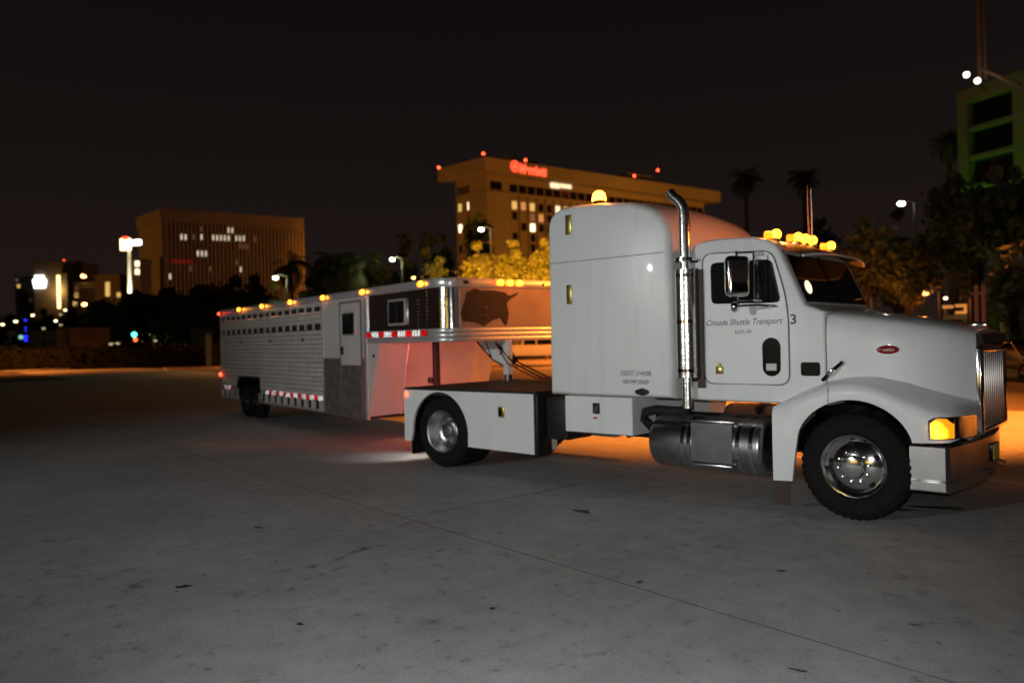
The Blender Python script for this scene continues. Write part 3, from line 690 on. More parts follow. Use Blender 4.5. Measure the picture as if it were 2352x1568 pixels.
for k, (y0, m_) in enumerate(((.25,'red_enamel'),(.40,'black_trim'),(.55,'black_trim'))):
    pts = [(-3.78,y0,1.75),(-3.95,y0,1.70),(-4.3,y0+.05,1.32+.03*k),(-4.8,y0+.12,1.20),(-5.4,y0+.25,1.22),(-6.1,y0+.35,1.45),(-6.5,.75,1.80)]
    MB().tube(pts, .014, 6).build('air_hose', m_, T, True)
MB().rbox((-3.785,.40,1.75), (.05,.5,.22), .02, 2).build('hose_panel', 'black_metal', T, True)
for sd in (-1,1): MB().b2(-6.50,-6.49,sd*.60,sd*1.18,.14,.62).build('mud_flap', 'black_metal', T)
# rear lamps of the deck
for sd in (-1,1):
    MB().lathe([(0.0005,.03),(.03,.02),(.04,0),(.04,-.01)], 'y', (0,0,0), 14).build('side_marker', 'red_lamp', T, True, loc=(-6.545,sd*1.226,1.05), rot=(0,0,0 if sd > 0 else math.pi))
rb = MB().b2(-6.66,-6.62,-1.0,1.0,.82,.98).build('light_bar', 'black_metal', T)
for y in (-.9,-.72,.72,.9): MB().lathe([(0.0005,-.03),(.035,-.025),(.05,0)], 'x', (-6.66,y,.90), 14).build('tail_light', 'red_lamp', rb, True)
MB().lathe([(0.0005,-.03),(.035,-.025),(.05,0)], 'x', (-6.66,-.5,.90), 14).build('reversing_light', 'warm_glow', rb, True)
light('tail_light_glow', 'SPOT', (-6.72,-.80,.90), 60, (1.0,.13,.10), (-9.0,.2,1.25), 110, .6, .05).parent = T
light('tail_light_glow', 'SPOT', (-6.72,.80,.90), 55, (1.0,.13,.10), (-9.0,1.0,1.25), 110, .6, .05).parent = T
light('reversing_light_glow', 'SPOT', (-6.72,-.55,.70), 30, (1.0,.93,.88), (-7.15,-.85,0), 80, .9, .04).parent = T
# flat emissive patch on the pane's outer face, painting in a lamp's glow
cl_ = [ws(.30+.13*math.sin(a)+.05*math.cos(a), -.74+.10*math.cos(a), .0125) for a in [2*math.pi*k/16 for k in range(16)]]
MB().add(cl_, [tuple(range(16))]).build('warm_glow', 'warm_glow', cab)

# ================================================================== THE TRAILER
QX, QY, HD = -6.906, -0.388, R(167.98)
TR = thing('livestock_trailer', 'long ribbed aluminium gooseneck livestock trailer hitched behind the truck', 'trailer', (QX,QY,0), HD)
def tl(u, w, z): return (u, -w, z)                 # u runs back, w into the trailer
def tbox(u0, u1, w0, w1, z0, z1): return MB().b2(u0, u1, -w0, -w1, z0, z1)
WT = 2.6
def nose_plan(off):                               # plan of the nose, right side to left side
    P = [(2.40,0+off)]; r = .30
    P += [(.0,off)]
    for k in range(1,8):
        t = math.pi/2*k/7; P.append((-(r+.12-off*.6)*math.sin(t), off+ (r)*(1-math.cos(t))))
    P += [(-.42+off*.6,.60),(-.42+off*.6,1.3)]
    return P + [(u, WT-w) for u, w in reversed(P[:-1])]
def band(name, z0, z1, off, m, par=None, bulge=0.0):
    secs = []
    n = 5
    for (u,w),(u2,w2) in zip(nose_plan(off), nose_plan(off+.04)):
        s = []
        for k in range(n+1):
            t = k/n; b = bulge*math.sin(math.pi*t)
            s.append((u+(u-u2)/.04*b, w+(w-w2)/.04*b, z0+(z1-z0)*t))
        s += [(u2,w2,z1),(u2,w2,z0)]
        secs.append([tl(*p) for p in s])
    return MB().loft(secs).build(name, m, par or TR, True)
band('nose_panel', 2.04, 2.72, .02, 'mirror_panel')
band('nose_rail', 2.715, 2.86, .0, 'rail_alu', None, .012)
for z0, z1 in ((1.83,1.90),(1.903,1.975),(1.978,2.05)): band('nose_sill', z0, z1, .0, 'rail_alu', None, .008)
tbox(-.2,2.4,.03,WT-.03,1.835,1.86).build('nose_floor', 'black_metal', TR)
# metal nose front, base tinted for reflected orange, with a dark map shape
fs_ = []
for w in np.linspace(.33,WT-.33,9):
    u = -.435-.115*(1-abs(w-1.3)/.97); u = -.424
    fs_.append([tl(u,w,2.055),tl(u,w,2.705),tl(u+.03,w,2.705),tl(u+.03,w,2.055)])
front = MB().loft(fs_).build('nose_front', 'nose_sheet', TR)
def fu(w): return -.426
mp_ = [(0.34,2.28),(0.37,2.4),(0.42,2.5),(0.45,2.62),(0.59,2.69),(0.68,2.69),(0.72,2.66),(1.0,2.67),(1.24,2.64),(1.27,2.6),(1.35,2.59),(1.53,2.66),(1.46,2.59),(1.32,2.52),(1.26,2.46),(1.27,2.37),(1.3,2.28),(1.25,2.08),(1.2,2.1),(1.21,2.19),(1.12,2.21),(0.96,2.17),(0.83,2.11),(0.77,2.07),(0.69,2.11),(0.6,2.14),(0.48,2.15),(0.38,2.15),(0.36,2.18)]
bm = bmesh.new(); vv = [bm.verts.new(tl(fu(w)-.004,w,z)) for w, z in mp_]; bm.faces.new(vv); bmesh.ops.triangulate(bm, faces=bm.faces)
me = bpy.data.meshes.new('map_decal'); bm.to_mesh(me); bm.free(); me.materials.append(MATS['decal_dark']); inst('map_decal', me, front)
riv = MB().sphere((0,0,0), .012, 8, 6).mesh('rivet', 'polished', True)
for w in (.74,.83):
    for k in range(5): inst('rivet', riv, front, loc=tl(fu(w)-.006,w,2.14+k*.125))
for w in (1.1,1.3,1.5):
    b = MB().rbox(tl(-.435,w,2.79), (.05,.15,.085), .015, 2).build('marker_light', 'black_trim', TR, True)
    MB().rbox(tl(-.465,w,2.795), (.05,.16,.095), .016, 2).build('lens', 'amber_lamp', b, True)
    MB().sphere(tl(-.485,w,2.80), .055, 10, 8, (.6,1.3,.9)).build('bulb', 'amber_bulb', b, True)
for w in (.45,2.1):
    b = MB().rbox(tl(-.43,w,2.79), (.04,.10,.05), .012, 2).build('marker_light', 'black_trim', TR, True)
MB().rbox(tl(-.45,2.1,2.79), (.03,.06,.04), .01, 2).build('marker_lens', 'turn_amber', TR, True)
# body
tbox(2.36,11.5,.03,WT-.03,2.755,2.80).build('roof', 'rail_alu', TR)
for w0, w1 in ((-.004,.07),(WT-.07,WT+.004)):
    m_ = MB(); m_.rbox((6.95,-(w0+w1)/2,2.785), (9.2,abs(w1-w0),.15), .03, 3); m_.build('roof_rail', 'rail_alu', TR, True)
tbox(2.3,11.5,.05,WT-.05,.42,.55).build('floor', 'black_metal', TR)
tbox(11.46,11.5,.02,WT-.02,.5,2.75).build('rear_gate', 'trailer_alu', TR)
for w0, w1, sg in ((0,.03,-1),(WT-.03,WT,1)):
    wo_ = 0 if sg < 0 else WT
    def sb(u0,u1,z0,z1,t=.03,pr=0.0): return tbox(u0,u1,(-pr if sg < 0 else WT-t),(t if sg < 0 else WT+pr),z0,z1)
    # smooth front section with the entry door
    pn = sb(2.37,4.36,1.55,2.72).build('side_panel', 'trailer_skin', TR)
    lo = sb(2.37,4.36,.40,1.545,.03,.003).build('kick_panel', 'tread_plate', TR)
    sb(2.30,2.40,.40,2.72,.04,.012).build('corner_post', 'rail_alu', TR); sb(4.33,4.42,.42,2.72,.04,.010).build('side_post', 'rail_alu', TR)
    if sg < 0:
        dr = sb(2.53,3.42,1.42,2.62,.03,.022).build('door', 'trailer_skin', TR)
        sb(2.53,3.42,.50,1.415,.03,.020).build('door_kick_panel', 'tread_plate', dr)
        fr_ = MB()
        for u0,u1,z0,z1 in ((2.49,2.525,.5,2.66),(3.425,3.46,.5,2.66),(2.49,3.46,2.625,2.66)): fr_.b2(u0,u1,0,.028,z0,z1)
        fr_.build('door_frame', 'seal_grey', dr)
        wf = MB().rbox((3.03,.024,2.22), (.60,.02,.47), .02, 2).build('door_window', 'rail_alu', dr, True)
        for u in (2.90,3.17): MB().rbox((u,.036,2.22), (.235,.012,.40), .02, 2).build('pane', 'glass_dark', dr, True)
        MB().rbox((3.33,.035,1.70), (.06,.04,.16), .012, 2).build('door_handle', 'black_trim', dr, True)
        nw = MB().rbox((1.10,.0,2.365), (.62,.03,.46), .03, 2).build('nose_window', 'rail_alu', TR, True)
        for u in (.96,1.245): MB().rbox((u,.014,2.365), (.26,.012,.39), .02, 2).build('pane', 'glass_dark', nw, True)
        for u in (.10,.40):
            for k in range(10 if u < .2 else 8): inst('rivet', riv, TR, loc=(u,-.014,2.10+k*.062))
    def slat(u0,u1,z0,z1):
        pr = [(0,z0),(.014,z0+.018),(.020,(z0+z1)/2),(.014,z1-.018),(0,z1),(-.02,z1),(-.02,z0)]
        MB().loft([[(u_,-(wo_+sg*o_),z_) for o_, z_ in pr] for u_ in (u0,u1)]).build('slat', 'trailer_alu', TR)
    # slatted part: every extruded slat its own piece, two rows of air slots
    z = .76; zs = []
    while z < 2.10: zs.append((z, .088)); z += .099
    for za_, h in zs:
        if za_ > 1.0: slat(4.42,11.46,za_,za_+h)
        else:
            slat(4.42,8.25,za_,za_+h); slat(10.1,11.46,za_,za_+h)
    for z0, z1 in ((2.275,2.36),(2.365,2.45),(2.455,2.53),(2.63,2.72)): slat(4.42,11.46,z0,z1)
    tbox(4.42,11.46,(.031 if sg < 0 else WT-.036),(.036 if sg < 0 else WT-.031),1.0,2.71).build('dark_slot_backing', 'black_metal', TR)  # dark sheet added so the interior behind the slots reads unlit
    for u in np.arange(4.42,11.5,.44):
        for z0, z1 in ((2.15,2.275),(2.53,2.63)): sb(u-.035,u+.035,z0,z1,.025,.003).build('slot_post', 'trailer_alu', TR)
    for u in (7.86,11.40): sb(u,u+.09,.42,2.72,.04,.014).build('side_post', 'rail_alu', TR)
    # skirt rail with uprights
    for u0, u1 in ((4.42,8.25),(10.1,11.46)):
        sb(u0,u1,.655,.755,.04,.010).build('skirt_rail', 'rail_alu', TR)
        sb(u0,u1,.42,.47,.04,.006).build('floor_rail', 'rail_alu', TR)
        for k in range(int((u1-u0)/.42)+1): sb(u0+.02+k*.42,u0+.20+k*.42,.44,.655,.035,.004).build('skirt_post', 'trailer_alu', TR)
    # wheel arch
    ap = [(8.22,.45),(8.32,.70),(8.62,.96),(9.55,.99),(9.95,.93),(10.12,.70),(10.14,.45)]
    av = [];
    for (a,b) in ap: av.append([(a,-(wo_+sg*.02),b),(a,-(wo_+sg*.02),b+.05),(a,-(wo_-sg*.5),b+.05),(a,-(wo_-sg*.5),b)])
    MB().loft(av).build('wheel_arch', 'black_trim', TR)
    for u in (.2,2.38,4.22,6.05,7.92,9.70):
        bb = MB().rbox((u,-(wo_+sg*.01),2.785), (.17,.05,.075), .015, 2).build('marker_light', 'chrome', TR, True)
        MB().rbox((u,-(wo_+sg*.045),2.79), (.15,.06,.085), .025, 2).build('lens', 'amber_lamp', bb, True)
        MB().sphere((u-.045,-(wo_+sg*.06),2.795), .046, 10, 8, (1.2,.8,1)).build('bulb', 'amber_bulb', bb, True)
    bb = MB().rbox((11.46,-(wo_+sg*.01),2.755), (.12,.05,.075), .015, 2).build('marker_light', 'black_trim', TR, True)
    MB().rbox((11.47,-(wo_+sg*.045),2.755), (.10,.05,.06), .015, 2).build('lens', 'red_lamp', bb, True)
    MB().rbox((11.50,-(wo_+sg*.02),1.06), (.06,.07,.10), .02, 2).build('tail_light', 'red_lamp', TR, True)
    for u in (5.40,7.42,9.64):
        MB().rbox((u,-(wo_+sg*.02),1.94), (.045,.04,.09), .01, 2).build('tie_ring', 'leg_dark', TR, True)
    # lower side wedge under the nose
    gq = [(2.33,1.84),(1.78,1.84),(2.30,.46),(2.33,.46)]
    MB().prism(gq, 'y', -(wo_), -(wo_-sg*.03)).build('side_wedge', 'trailer_skin', TR)
MB().rbox((2.03,-.02,1.60), (.08,.06,.06), .01, 2).build('junction_box', 'black_trim', TR, True)
# sloped front wall below the nose
p = [tl(1.78,.0,1.835),tl(2.30,.0,.46),tl(2.08,.55,.50),tl(1.72,.55,1.835),tl(2.08,WT-.55,.50),tl(1.72,WT-.55,1.835),tl(2.30,WT,.46),tl(1.78,WT,1.835)]
MB().add([p[0],p[1],p[2],p[3]], [(0,1,2,3)]).build('front_corner_panel', 'v_panel', TR)
MB().add([p[3],p[2],p[4],p[5]], [(0,1,2,3)]).build('front_panel', 'v_panel', TR)
MB().add([p[5],p[4],p[6],p[7]], [(0,1,2,3)]).build('front_corner_panel', 'v_panel', TR)
MB().tube([tl(1.71,.55,1.83),tl(2.07,.55,.5)], .02, 6).build('front_trim', 'rail_alu', TR)
MB().tube([tl(1.98,.6,.95),tl(1.98,2.0,.95)], .02, 6).build('front_trim', 'leg_dark', TR)
# coupler neck and jack leg
ck = [(.48,1.835),(-.40,1.835),(-.40,1.16),(-.32,1.16),(-.28,1.42),(-.0,1.50)]
nk = MB().prism(ck, 'y', -1.27, -1.33).build('coupler_neck', 'white_paint', TR)
MB().tube([tl(.50,1.265,1.82),tl(.02,1.265,1.50),tl(-.30,1.265,1.40)], .014, 6).build('neck_brace', 'black_metal', nk)
MB().tube([tl(.22,1.262,1.83),tl(.07,1.262,1.55)], .012, 6).build('neck_brace', 'black_metal', nk)
MB().rbox(tl(-.37,1.3,1.50), (.12,.12,.70), .012, 2).build('coupler_tube', 'white_paint', nk)
MB().cyl(tl(-.37,1.3,1.20), .075, .12, 'z', 16).build('ball_socket', 'pole_grey', nk, True)
MB().rbox(tl(-.23,1.262,1.62), (.09,.02,.035), .008, 2, Matrix.Rotation(R(30), 3, 'Y')).build('latch_pin', 'black_trim', nk)
lg = MB(); lg.rbox(tl(.48,.40,1.30), (.10,.10,1.06), .012, 2); jl = lg.build('jack_leg', 'leg_dark', TR)
MB().rbox(tl(.50,.40,.86), (.08,.08,.5), .01, 2).build('jack_tube', 'pole_grey', jl)
MB().tube([tl(.48,.33,1.22),tl(.44,.26,1.22),tl(.44,.26,1.14)], .012, 6).build('jack_crank', 'pole_grey', jl)
MB().rbox(tl(.62,.42,1.17), (.22,.12,.10), .02, 2).build('jack_motor', 'black_trim', jl)
# trailer wheels
twt = [(r*.80, h*.85) for r, h in tw]
ty2 = MB().lathe(twt, 'y', (0,0,0), 32).mesh('tyre', 'rubber', True)
rim2 = MB().lathe([(.245,.08),(.245,-.08),(.252,-.10),(.24,-.104),(.225,-.03),(.17,.0),(.10,-.005),(.09,-.06),(.05,-.075),(0.0005,-.076)], 'y', (0,0,0), 32).mesh('rim', 'chrome', True)
for u in (8.72,9.56):
    for w, sd in ((.15,1),(WT-.15,-1)):
        wo2 = wheel(TR, (u,-w,.42), rim2, sd, None, 1.0, ty2)
tbox(8.6,9.7,.3,WT-.3,.36,.48).build('axle', 'black_metal', TR)
# reflective tape: rows of tiny mirrored corner prisms, canted forward like real prism tape
def prism_tape(u0, u1, z0, z1, m, sg, wbase):
    a = Vector((-.80,.58 if sg < 0 else -.58,.03)).normalized()       # aim of the prisms in trailer space
    q = Vector((1,1,1)).normalized().rotation_difference(a).to_matrix()
    e = [q @ Vector(v) for v in ((1,0,0),(0,1,0),(0,0,1))]
    mb = MB(); s = .036; nu = max(1, int((u1-u0)/.078)); nz = max(1, int((z1-z0)/.031))
    for i in range(nu):
        for j in range(nz):
            c = Vector((u0+(i+.5)*(u1-u0)/nu, wbase, z0+(j+.5)*(z1-z0)/nz)) - a*(s*.577)
            P = [c] + [c+v*s for v in e]; mb.add(P, [(0,1,2),(0,2,3),(0,3,1)])
    return mb
def tape(u0, u1, z0, n, first_white, sg=-1):
    L = (u1-u0)/n; y = .012 if sg < 0 else -WT-.012
    st = MB().b2(u0,u1,y-.004,y,z0,z0+.100).build('reflective_strip', 'red_print', TR)
    e_ = [u0]
    for k in range(n): e_.append(e_[-1]+((u1-u0)/n)*(1.18 if (k % 2 == 0) == first_white else .82))
    f_ = (u1-u0)/(e_[-1]-u0); e_ = [u0+(x-u0)*f_ for x in e_]
    for k in range(n):
        wht = (k % 2 == 0) == first_white
        MB().b2(e_[k],e_[k+1],y if sg < 0 else y-.006,y+.002 if sg < 0 else y-.004,z0+.001,z0+.099).build('tape_block', 'line_paint' if wht else 'red_print', st)
        prism_tape(e_[k]+.008,e_[k+1]-.008,z0+.003,z0+.098,'x',sg,y+.018 if sg < 0 else y-.018).build('reflector', 'tape_white' if wht else 'tape_red', st)['kind'] = 'stuff'
tape(4.36,7.86,.658,15,True); tape(10.5,11.30,.67,5,False)
tape(.05,2.28,1.935,9,False)
tape(4.36,7.86,.658,15,True,1); tape(.05,2.28,1.935,9,False,1)

# ================================================================== BACKGROUND: buildings
def quad_prism(pts, z0, z1):
    n = len(pts); return MB().add([(p[0],p[1],z0) for p in pts]+[(p[0],p[1],z1) for p in pts], [tuple(range(n-1,-1,-1)),tuple(range(n,2*n))]+[(i,(i+1)%n,n+(i+1)%n,n+i) for i in range(n)])
class Face:
    """a facade from a to b (plan points), s metres along, out metres proud"""
    def __init__(f, a, b, inside):
        f.a = np.array(a[:2], float); d = np.array(b[:2], float)-f.a; f.L = np.linalg.norm(d); f.d = d/f.L
        n = np.array([f.d[1],-f.d[0]]); 
        if n @ (np.array(inside[:2])-f.a) > 0: n = -n
        f.n = n
    def p(f, s, out, z): q = f.a+f.d*s+f.n*out; return (q[0],q[1],z)
    def box(f, s0, s1, o0, o1, z0, z1):
        P = [f.p(s0,o0,z0),f.p(s1,o0,z0),f.p(s1,o1,z0),f.p(s0,o1,z0),f.p(s0,o0,z1),f.p(s1,o0,z1),f.p(s1,o1,z1),f.p(s0,o1,z1)]
        return MB().add(P, [(0,3,2,1),(4,5,6,7),(0,1,5,4),(1,2,6,5),(2,3,7,6),(3,0,4,7)])
    def s_of(f, px, py=600):                       # where a sight line meets the facade
        d = ray(px, py)[:2]; o = CAM[:2]; A = np.array([[d[0],-f.d[0]],[d[1],-f.d[1]]]); t = np.linalg.solve(A, f.a-o); return float(t[1]), float(t[0])
    def sz(f, px, py):
        s, t = f.s_of(px, py); return s, CAM[2]+ray(px,py)[2]*t
def bulb(name, pos, r, m, par=None, sq=(1,1,1)): return MB().sphere(tuple(pos), r, 16, 10, sq).build(name, m, par, True)

# --- office block with vertical fins
OB = thing('office_building', 'boxy brown office block with vertical fins and a few lit windows', 'building')
H = 40.0
A, B, D = Zp(H,317,500)[:2], Zp(H,372,480)[:2], Zp(H,693,502)[:2]; Cc = A+(D-B)
cen = (A+B+Cc+D)/4
quad_prism([A,B,D,Cc], 0, H-.4).build('wall', 'concrete_wall', OB)
fR, fL = Face(B,D,cen), Face(A,B,cen)
fR.box(-.3,fR.L+.3,-.5,.9,H-3.4,H).build('parapet', 'concrete_wall', OB); fL.box(-.3,fL.L+.1,-.5,.5,H-3.4,H).build('parapet', 'concrete_wall', OB)
fR.box(0,fR.L,.02,.10,3,H-3.4).build('glazing', 'win_black', OB)
nf = 37
for k in range(nf+1): fR.box(k*fR.L/nf-.27,k*fR.L/nf+.27,.08,1.0,3,H-3.4).build('fin', 'fin_tan', OB)
fR.box(-.3,.9,.0,1.0,3,H).build('corner_pier', 'concrete_wall', OB)
def owin(x0, x1, y, h, m):
    s0, z = fR.sz(x0,y); s1, _ = fR.sz(x1,y)
    kk0, kk1 = int(round(s0/(fR.L/nf))), int(round(s1/(fR.L/nf)))
    for k in range(kk0, max(kk1,kk0+1)):
        w = fR.L/nf; fR.box(k*w+.24,(k+1)*w-.24,.12,.16,z-h/2,z+h/2).build('window', m, OB)
Z7 = lambda x, y: (x/1.96*.6125, (700+y/1.96)*.6125)
for x0, x1, y, m in ((1675,1725,320,'win_office'),(1325,1365,370,'win_office'),(1410,1440,370,'win_faint'),(1465,1500,370,'win_office'),(1545,1600,374,'win_office'),(1620,1680,376,'win_office'),(1705,1775,378,'win_office'),(1785,1810,380,'win_office'),(1440,1530,490,'win_office'),(1850,1880,385,'win_faint'),(1455,1490,310,'win_faint'),(1225,1255,660,'win_office'),(1525,1550,604,'win_faint'),(1755,1785,608,'win_office'),(1710,1755,556,'win_faint'),(1760,1830,438,'win_faint'),(1390,1420,602,'win_faint')):
    a = Z7(x0,y); b = Z7(x1,y); owin(a[0], b[0], a[1], 1.5, m)
s0, z0 = fR.sz(*Z7(1250,550)); s1, _ = fR.sz(*Z7(1420,550))
sgm = MB()
for k in range(7): fR.box(s0+(s1-s0)*k/7, s0+(s1-s0)*(k+.75)/7, .9,1.0,z0-.5,z0+.5).build('sign_letter', 'sign_dim_red', OB)

# --- hotel
HO = thing('hotel_building', 'tall tan hotel with wide overhanging roof and red rooftop sign', 'building')
H = 58.0
A, B, D = Zp(H,1005,388)[:2], Zp(H,1113,360)[:2], Zp(H,1655,440)[:2]; Cc = A+(D-B); cen = (A+B+Cc+D)/4
quad_prism([A,B,D,Cc], H-4.2, H).build('roof', 'stucco', HO)
ax = (A-B)/np.linalg.norm(A-B); ay = (D-B)/np.linalg.norm(D-B)
B2 = B+ax*4.2+ay*4.2; A2 = A-ax*3.4+ay*4.2; D2 = D-ay*4.5+ax*4.2; C2 = A2+(D2-B2)
quad_prism([A2,B2,D2,C2], 0, H-4.2).build('wall', 'stucco', HO)
gR, gL = Face(B2,D2,cen), Face(A2,B2,cen)
gL.box(gL.L-7.2,gL.L+1.2,0,1.3,0,H-9.5).build('corner_tower', 'stucco', HO); gR.box(-1.2,8.0,0,1.3,0,H-9.5).build('corner_tower', 'stucco', HO)
# crown floor band of dark windows
for f, n, s0 in ((gL,5,.5),(gR,26,8.5)):
    w = (f.L-s0-.5)/n if f is gR else (f.L-7.8-s0)/n
    for k in range(n): f.box(s0+k*w+.25,s0+(k+1)*w-.25,.02,.12,H-9.0,H-6.4).build('crown_window', 'win_black', HO)
gR.box(2.0,6.4,1.32,1.4,H-12.6,H-10.4) and None
gR.box(1.2,5.6,.05,.25,H-8.8,H-6.2).build('crown_window', 'win_black', HO)
lit = {}
def hz(x, y): return ((1620+x/5.227)*.6125, (560+y/5.227)*.6125)
rows = [H-13.0-3.35*k for k in range(10)]
colsL = [gL.sz(*hz(x,900))[0] for x in (545,730,895)]
wR = 3.62; nR = int((gR.L-9.5)/wR)
litL = {(0,0):'win_yellow',(1,0):'win_hot',(2,0):'win_yellow',(0,2):'win_hot'}
for i, s in enumerate(colsL):
    for j, z in enumerate(rows):
        m = litL.get((i,j),'win_black')
        if m == 'win_black' and (i+j) % 2: continue
        gL.box(s-.75,s+.75,.02,.10,z-1.25,z+1.25).build('window', m, HO)
hot = {}
for x, y, m in ((1790,965,'win_orange'),(2005,975,'win_yellow'),(1605,1120,'win_yellow'),(2220,1330,'win_orange'),(2020,1510,'win_hot'),(2020,1290,'win_faint')):
    s, z = gR.sz(*hz(x,y)); hot[(int((s-9)/wR), min(range(10), key=lambda j: abs(rows[j]-z)))] = m
Z8 = lambda x, y: ((1500+x/1.8092)*.6125, (500+y/1.8092)*.6125)
for x, y, m in ((1050,335,'win_cream'),(1125,340,'win_cream'),(1107,400,'win_yellow'),(1698,425,'win_hot'),(1750,425,'win_yellow'),(1812,430,'win_cream'),(770,497,'win_yellow')):
    s, z = gR.sz(*Z8(x,y)); j = min(range(10), key=lambda j: abs(rows[j]-z)); hot[(int((s-9)/wR), j)] = m
for i in range(nR):
    s = 9.6+i*wR
    for j, z in enumerate(rows[:9]):
        m = hot.get((i,j),'win_black')
        if m == 'win_black' and rng.random() < .25: continue
        gR.box(s,s+1.9,.02,.10,z-1.25,z+1.25).build('window', m, HO)
    gR.box(s-1.2,s-.75,.0,.45,4,H-10).build('pilaster', 'stucco_dark', HO)
for x0, x1 in ((1018,1080),(1085,1160)):
    s0, z = gR.sz(*Z8(x0,338)); s1, _ = gR.sz(*Z8(x1,340)); gR.box(s0,s1,.1,.2,z-1.5,z+1.6).build('window', 'win_cream', HO)
# rooftop sign on the fascia
rF = Face(B,D,cen)
s0, z0 = rF.sz(*hz(1700,330)); s1, z1 = rF.sz(*hz(2235,370))
zc = H-2.0
P, fs = text_mesh('Marriott', 'sign_red', s1-s0, 3.1, 0.12, 0, .06)
sg = rF.box(s0-4.6,s1+.3,.05,.15,zc-2.0,zc+2.0).build('sign_board', 'stucco', HO)
MB().add([rF.p(s0+x,.35,zc-1.7+y) for x, y in P], fs).build('sign_lettering', 'sign_red', sg)
sl_, zl_ = rF.sz(*hz(1615,310))
ring_ = [(1.7*math.cos(t),1.8*math.sin(t)) for t in [2*math.pi*k/24 for k in range(24)]]
MB().add([rF.p(sl_+a,.30,zc+.3+b) for a, b in ring_]+[rF.p(sl_+a*.78,.30,zc+.3+b*.78) for a, b in ring_], [(k,(k+1)%24,24+(k+1)%24,24+k) for k in range(24)]).build('sign_emblem_ring', 'sign_red', sg)
P, fs = text_mesh('M', 'sign_red', 1.8, 2.0, .2, 0, .06)
MB().add([rF.p(sl_-.9+x,.33,zc-.7+y) for x, y in P], fs).build('sign_emblem', 'sign_red', sg)
for px0, px1, hh in ((1185,1262,2.4),(1468,1530,3.2)):
    s0, _ = rF.s_of(px0); s1, _ = rF.s_of(px1); rF.box(s0,s1,-12,-5,H,H+hh).build('roof_house', 'stucco', HO)
for px, py in ((1008,385),(1110,353),(1207,368),(1457,404),(1511,391)):
    d = 232 if px < 1300 else 262; q = at(px,py,d); o = MB(); o.cyl((q[0],q[1],q[2]-.9), .08, 1.4, 'z', 6); m_ = o.build('obstruction_light', 'pole_grey', HO); bulb('lens', q, .42, 'lamp_red', m_)

# --- frame building lit green at the right edge
GB = thing('frame_building', 'dark glazed tower with green lit window frames at right edge', 'building')
a = at(2212,300,72); b = at(2420,300,67.6); F = Face(a,b,at(2330,300,120)); inn = at(2420,300,110)
back = F.a-F.n*18; quad_prism([F.p(0,-.3,0)[:2],F.p(F.L,-.3,0)[:2],F.p(F.L,-18,0)[:2],F.p(0,-18,0)[:2]],0,at(2212,212,72)[2]-.5).build('wall', 'win_black', GB)
_, zt = F.sz(2214,212); _, z1 = F.sz(2230,238); _, z2 = F.sz(2232,297); _, z3 = F.sz(2236,362)
sA, _ = F.sz(2232,300); sB, _ = F.sz(2336,280)
F.box(-.1,F.L,-.3,.5,z1,zt).build('frame_beam', 'wall_green', GB); F.box(-.1,sA,-.3,.5,0,z1).build('frame_column', 'wall_green', GB); F.box(sB,sB+1.0,-.3,.45,0,z1).build('frame_column', 'wall_green', GB)
for z in (z2,z3,z3-(z2-z3)): F.box(sA,F.L,-.25,.35,z-.22,z+.10).build('frame_sill', 'wall_green', GB)
for (s0_,s1_) in ((sA,sB),(sB+1,F.L)):
    for zz0,zz1 in ((z2+.1,z1),(z3+.1,z2-.22)): F.box(s0_+.05,s1_-.05,-.28,-.2,zz0,zz1).build('pane', 'glass_dark', GB)
qm = at(2252,160,68); qt = at(2247,20,68)
ms = MB(); ms.cyl(((qm[0]+qt[0])/2,(qm[1]+qt[1])/2,(qm[2]+qt[2])/2), .16, qt[2]-qm[2]+1.5, 'z', 8); q2 = at(2264,160,68); ms2 = MB(); ms2.cyl((q2[0],q2[1],(q2[2]+qt[2])/2), .12, qt[2]-q2[2]+1.5, 'z', 8)
ms.build('mast', 'pole_brown', GB); ms2.build('mast', 'pole_brown', GB)
MB().tube([at(2258,160,68),at(2300,178,67),at(2340,195,66)], .14, 6).build('mast_brace', 'pole_brown', GB)
light('green_flood', 'SPOT', tuple(np.array(F.p(3.5,4.0,zt-16))), 1500, (0.12,1.0,0.05), F.p(3.4,0,zt-8), 62, .7, .3)
for px, py in ((2220,172),(2245,186)):
    q = at(px,py,66.5); o = MB().tube([at(px+18,py+22,70),q], .07, 6).build('flood_arm', 'pole_grey', GB); bulb('flood_lens', q, .20, 'flood_white', o)

# --- pylon sign at left
PS = thing('pylon_sign', 'tall floodlit pylon sign with two bright boards left of office block', 'sign')
D0 = 165
q0 = at(299,668,D0); q1 = at(297,575,D0); zb_ = q0[2]-1
MB().lathe([(.50,0),(.45,zb_),(.28,q1[2])], 'z', (q1[0],q1[1],0), 14).build('pole', 'off_white', PS, True)
def sign_panel(px0, px1, py0, py1, m, nm, th=.5):
    a, b = at(px0,py1,D0), at(px1,py1,D0-1.5); z0, z1 = a[2], at(px0,py0,D0)[2]; f = Face(a,b,at((px0+px1)/2,py0,D0+20)); return f.box(0,f.L,-th,0,z0,z1).build(nm, m, PS)
sign_panel(276,297,549,575,'sign_warm','sign_board'); sign_panel(303,320,552,563,'sign_white','sign_board')
sign_panel(279,289,545,552,'sign_red','sign_cap'); 
MB().tube([at(286,560,D0+.6),at(312,558,D0+.6)], .25, 6).build('cross_arm', 'pole_grey', PS)
light('pylon_flood', 'SPOT', (q0[0]+3.2,q0[1]-3.2,q0[2]-6), 26000, (1,.84,.55), (q1[0],q1[1],q0[2]+6), 50, .7, .3)

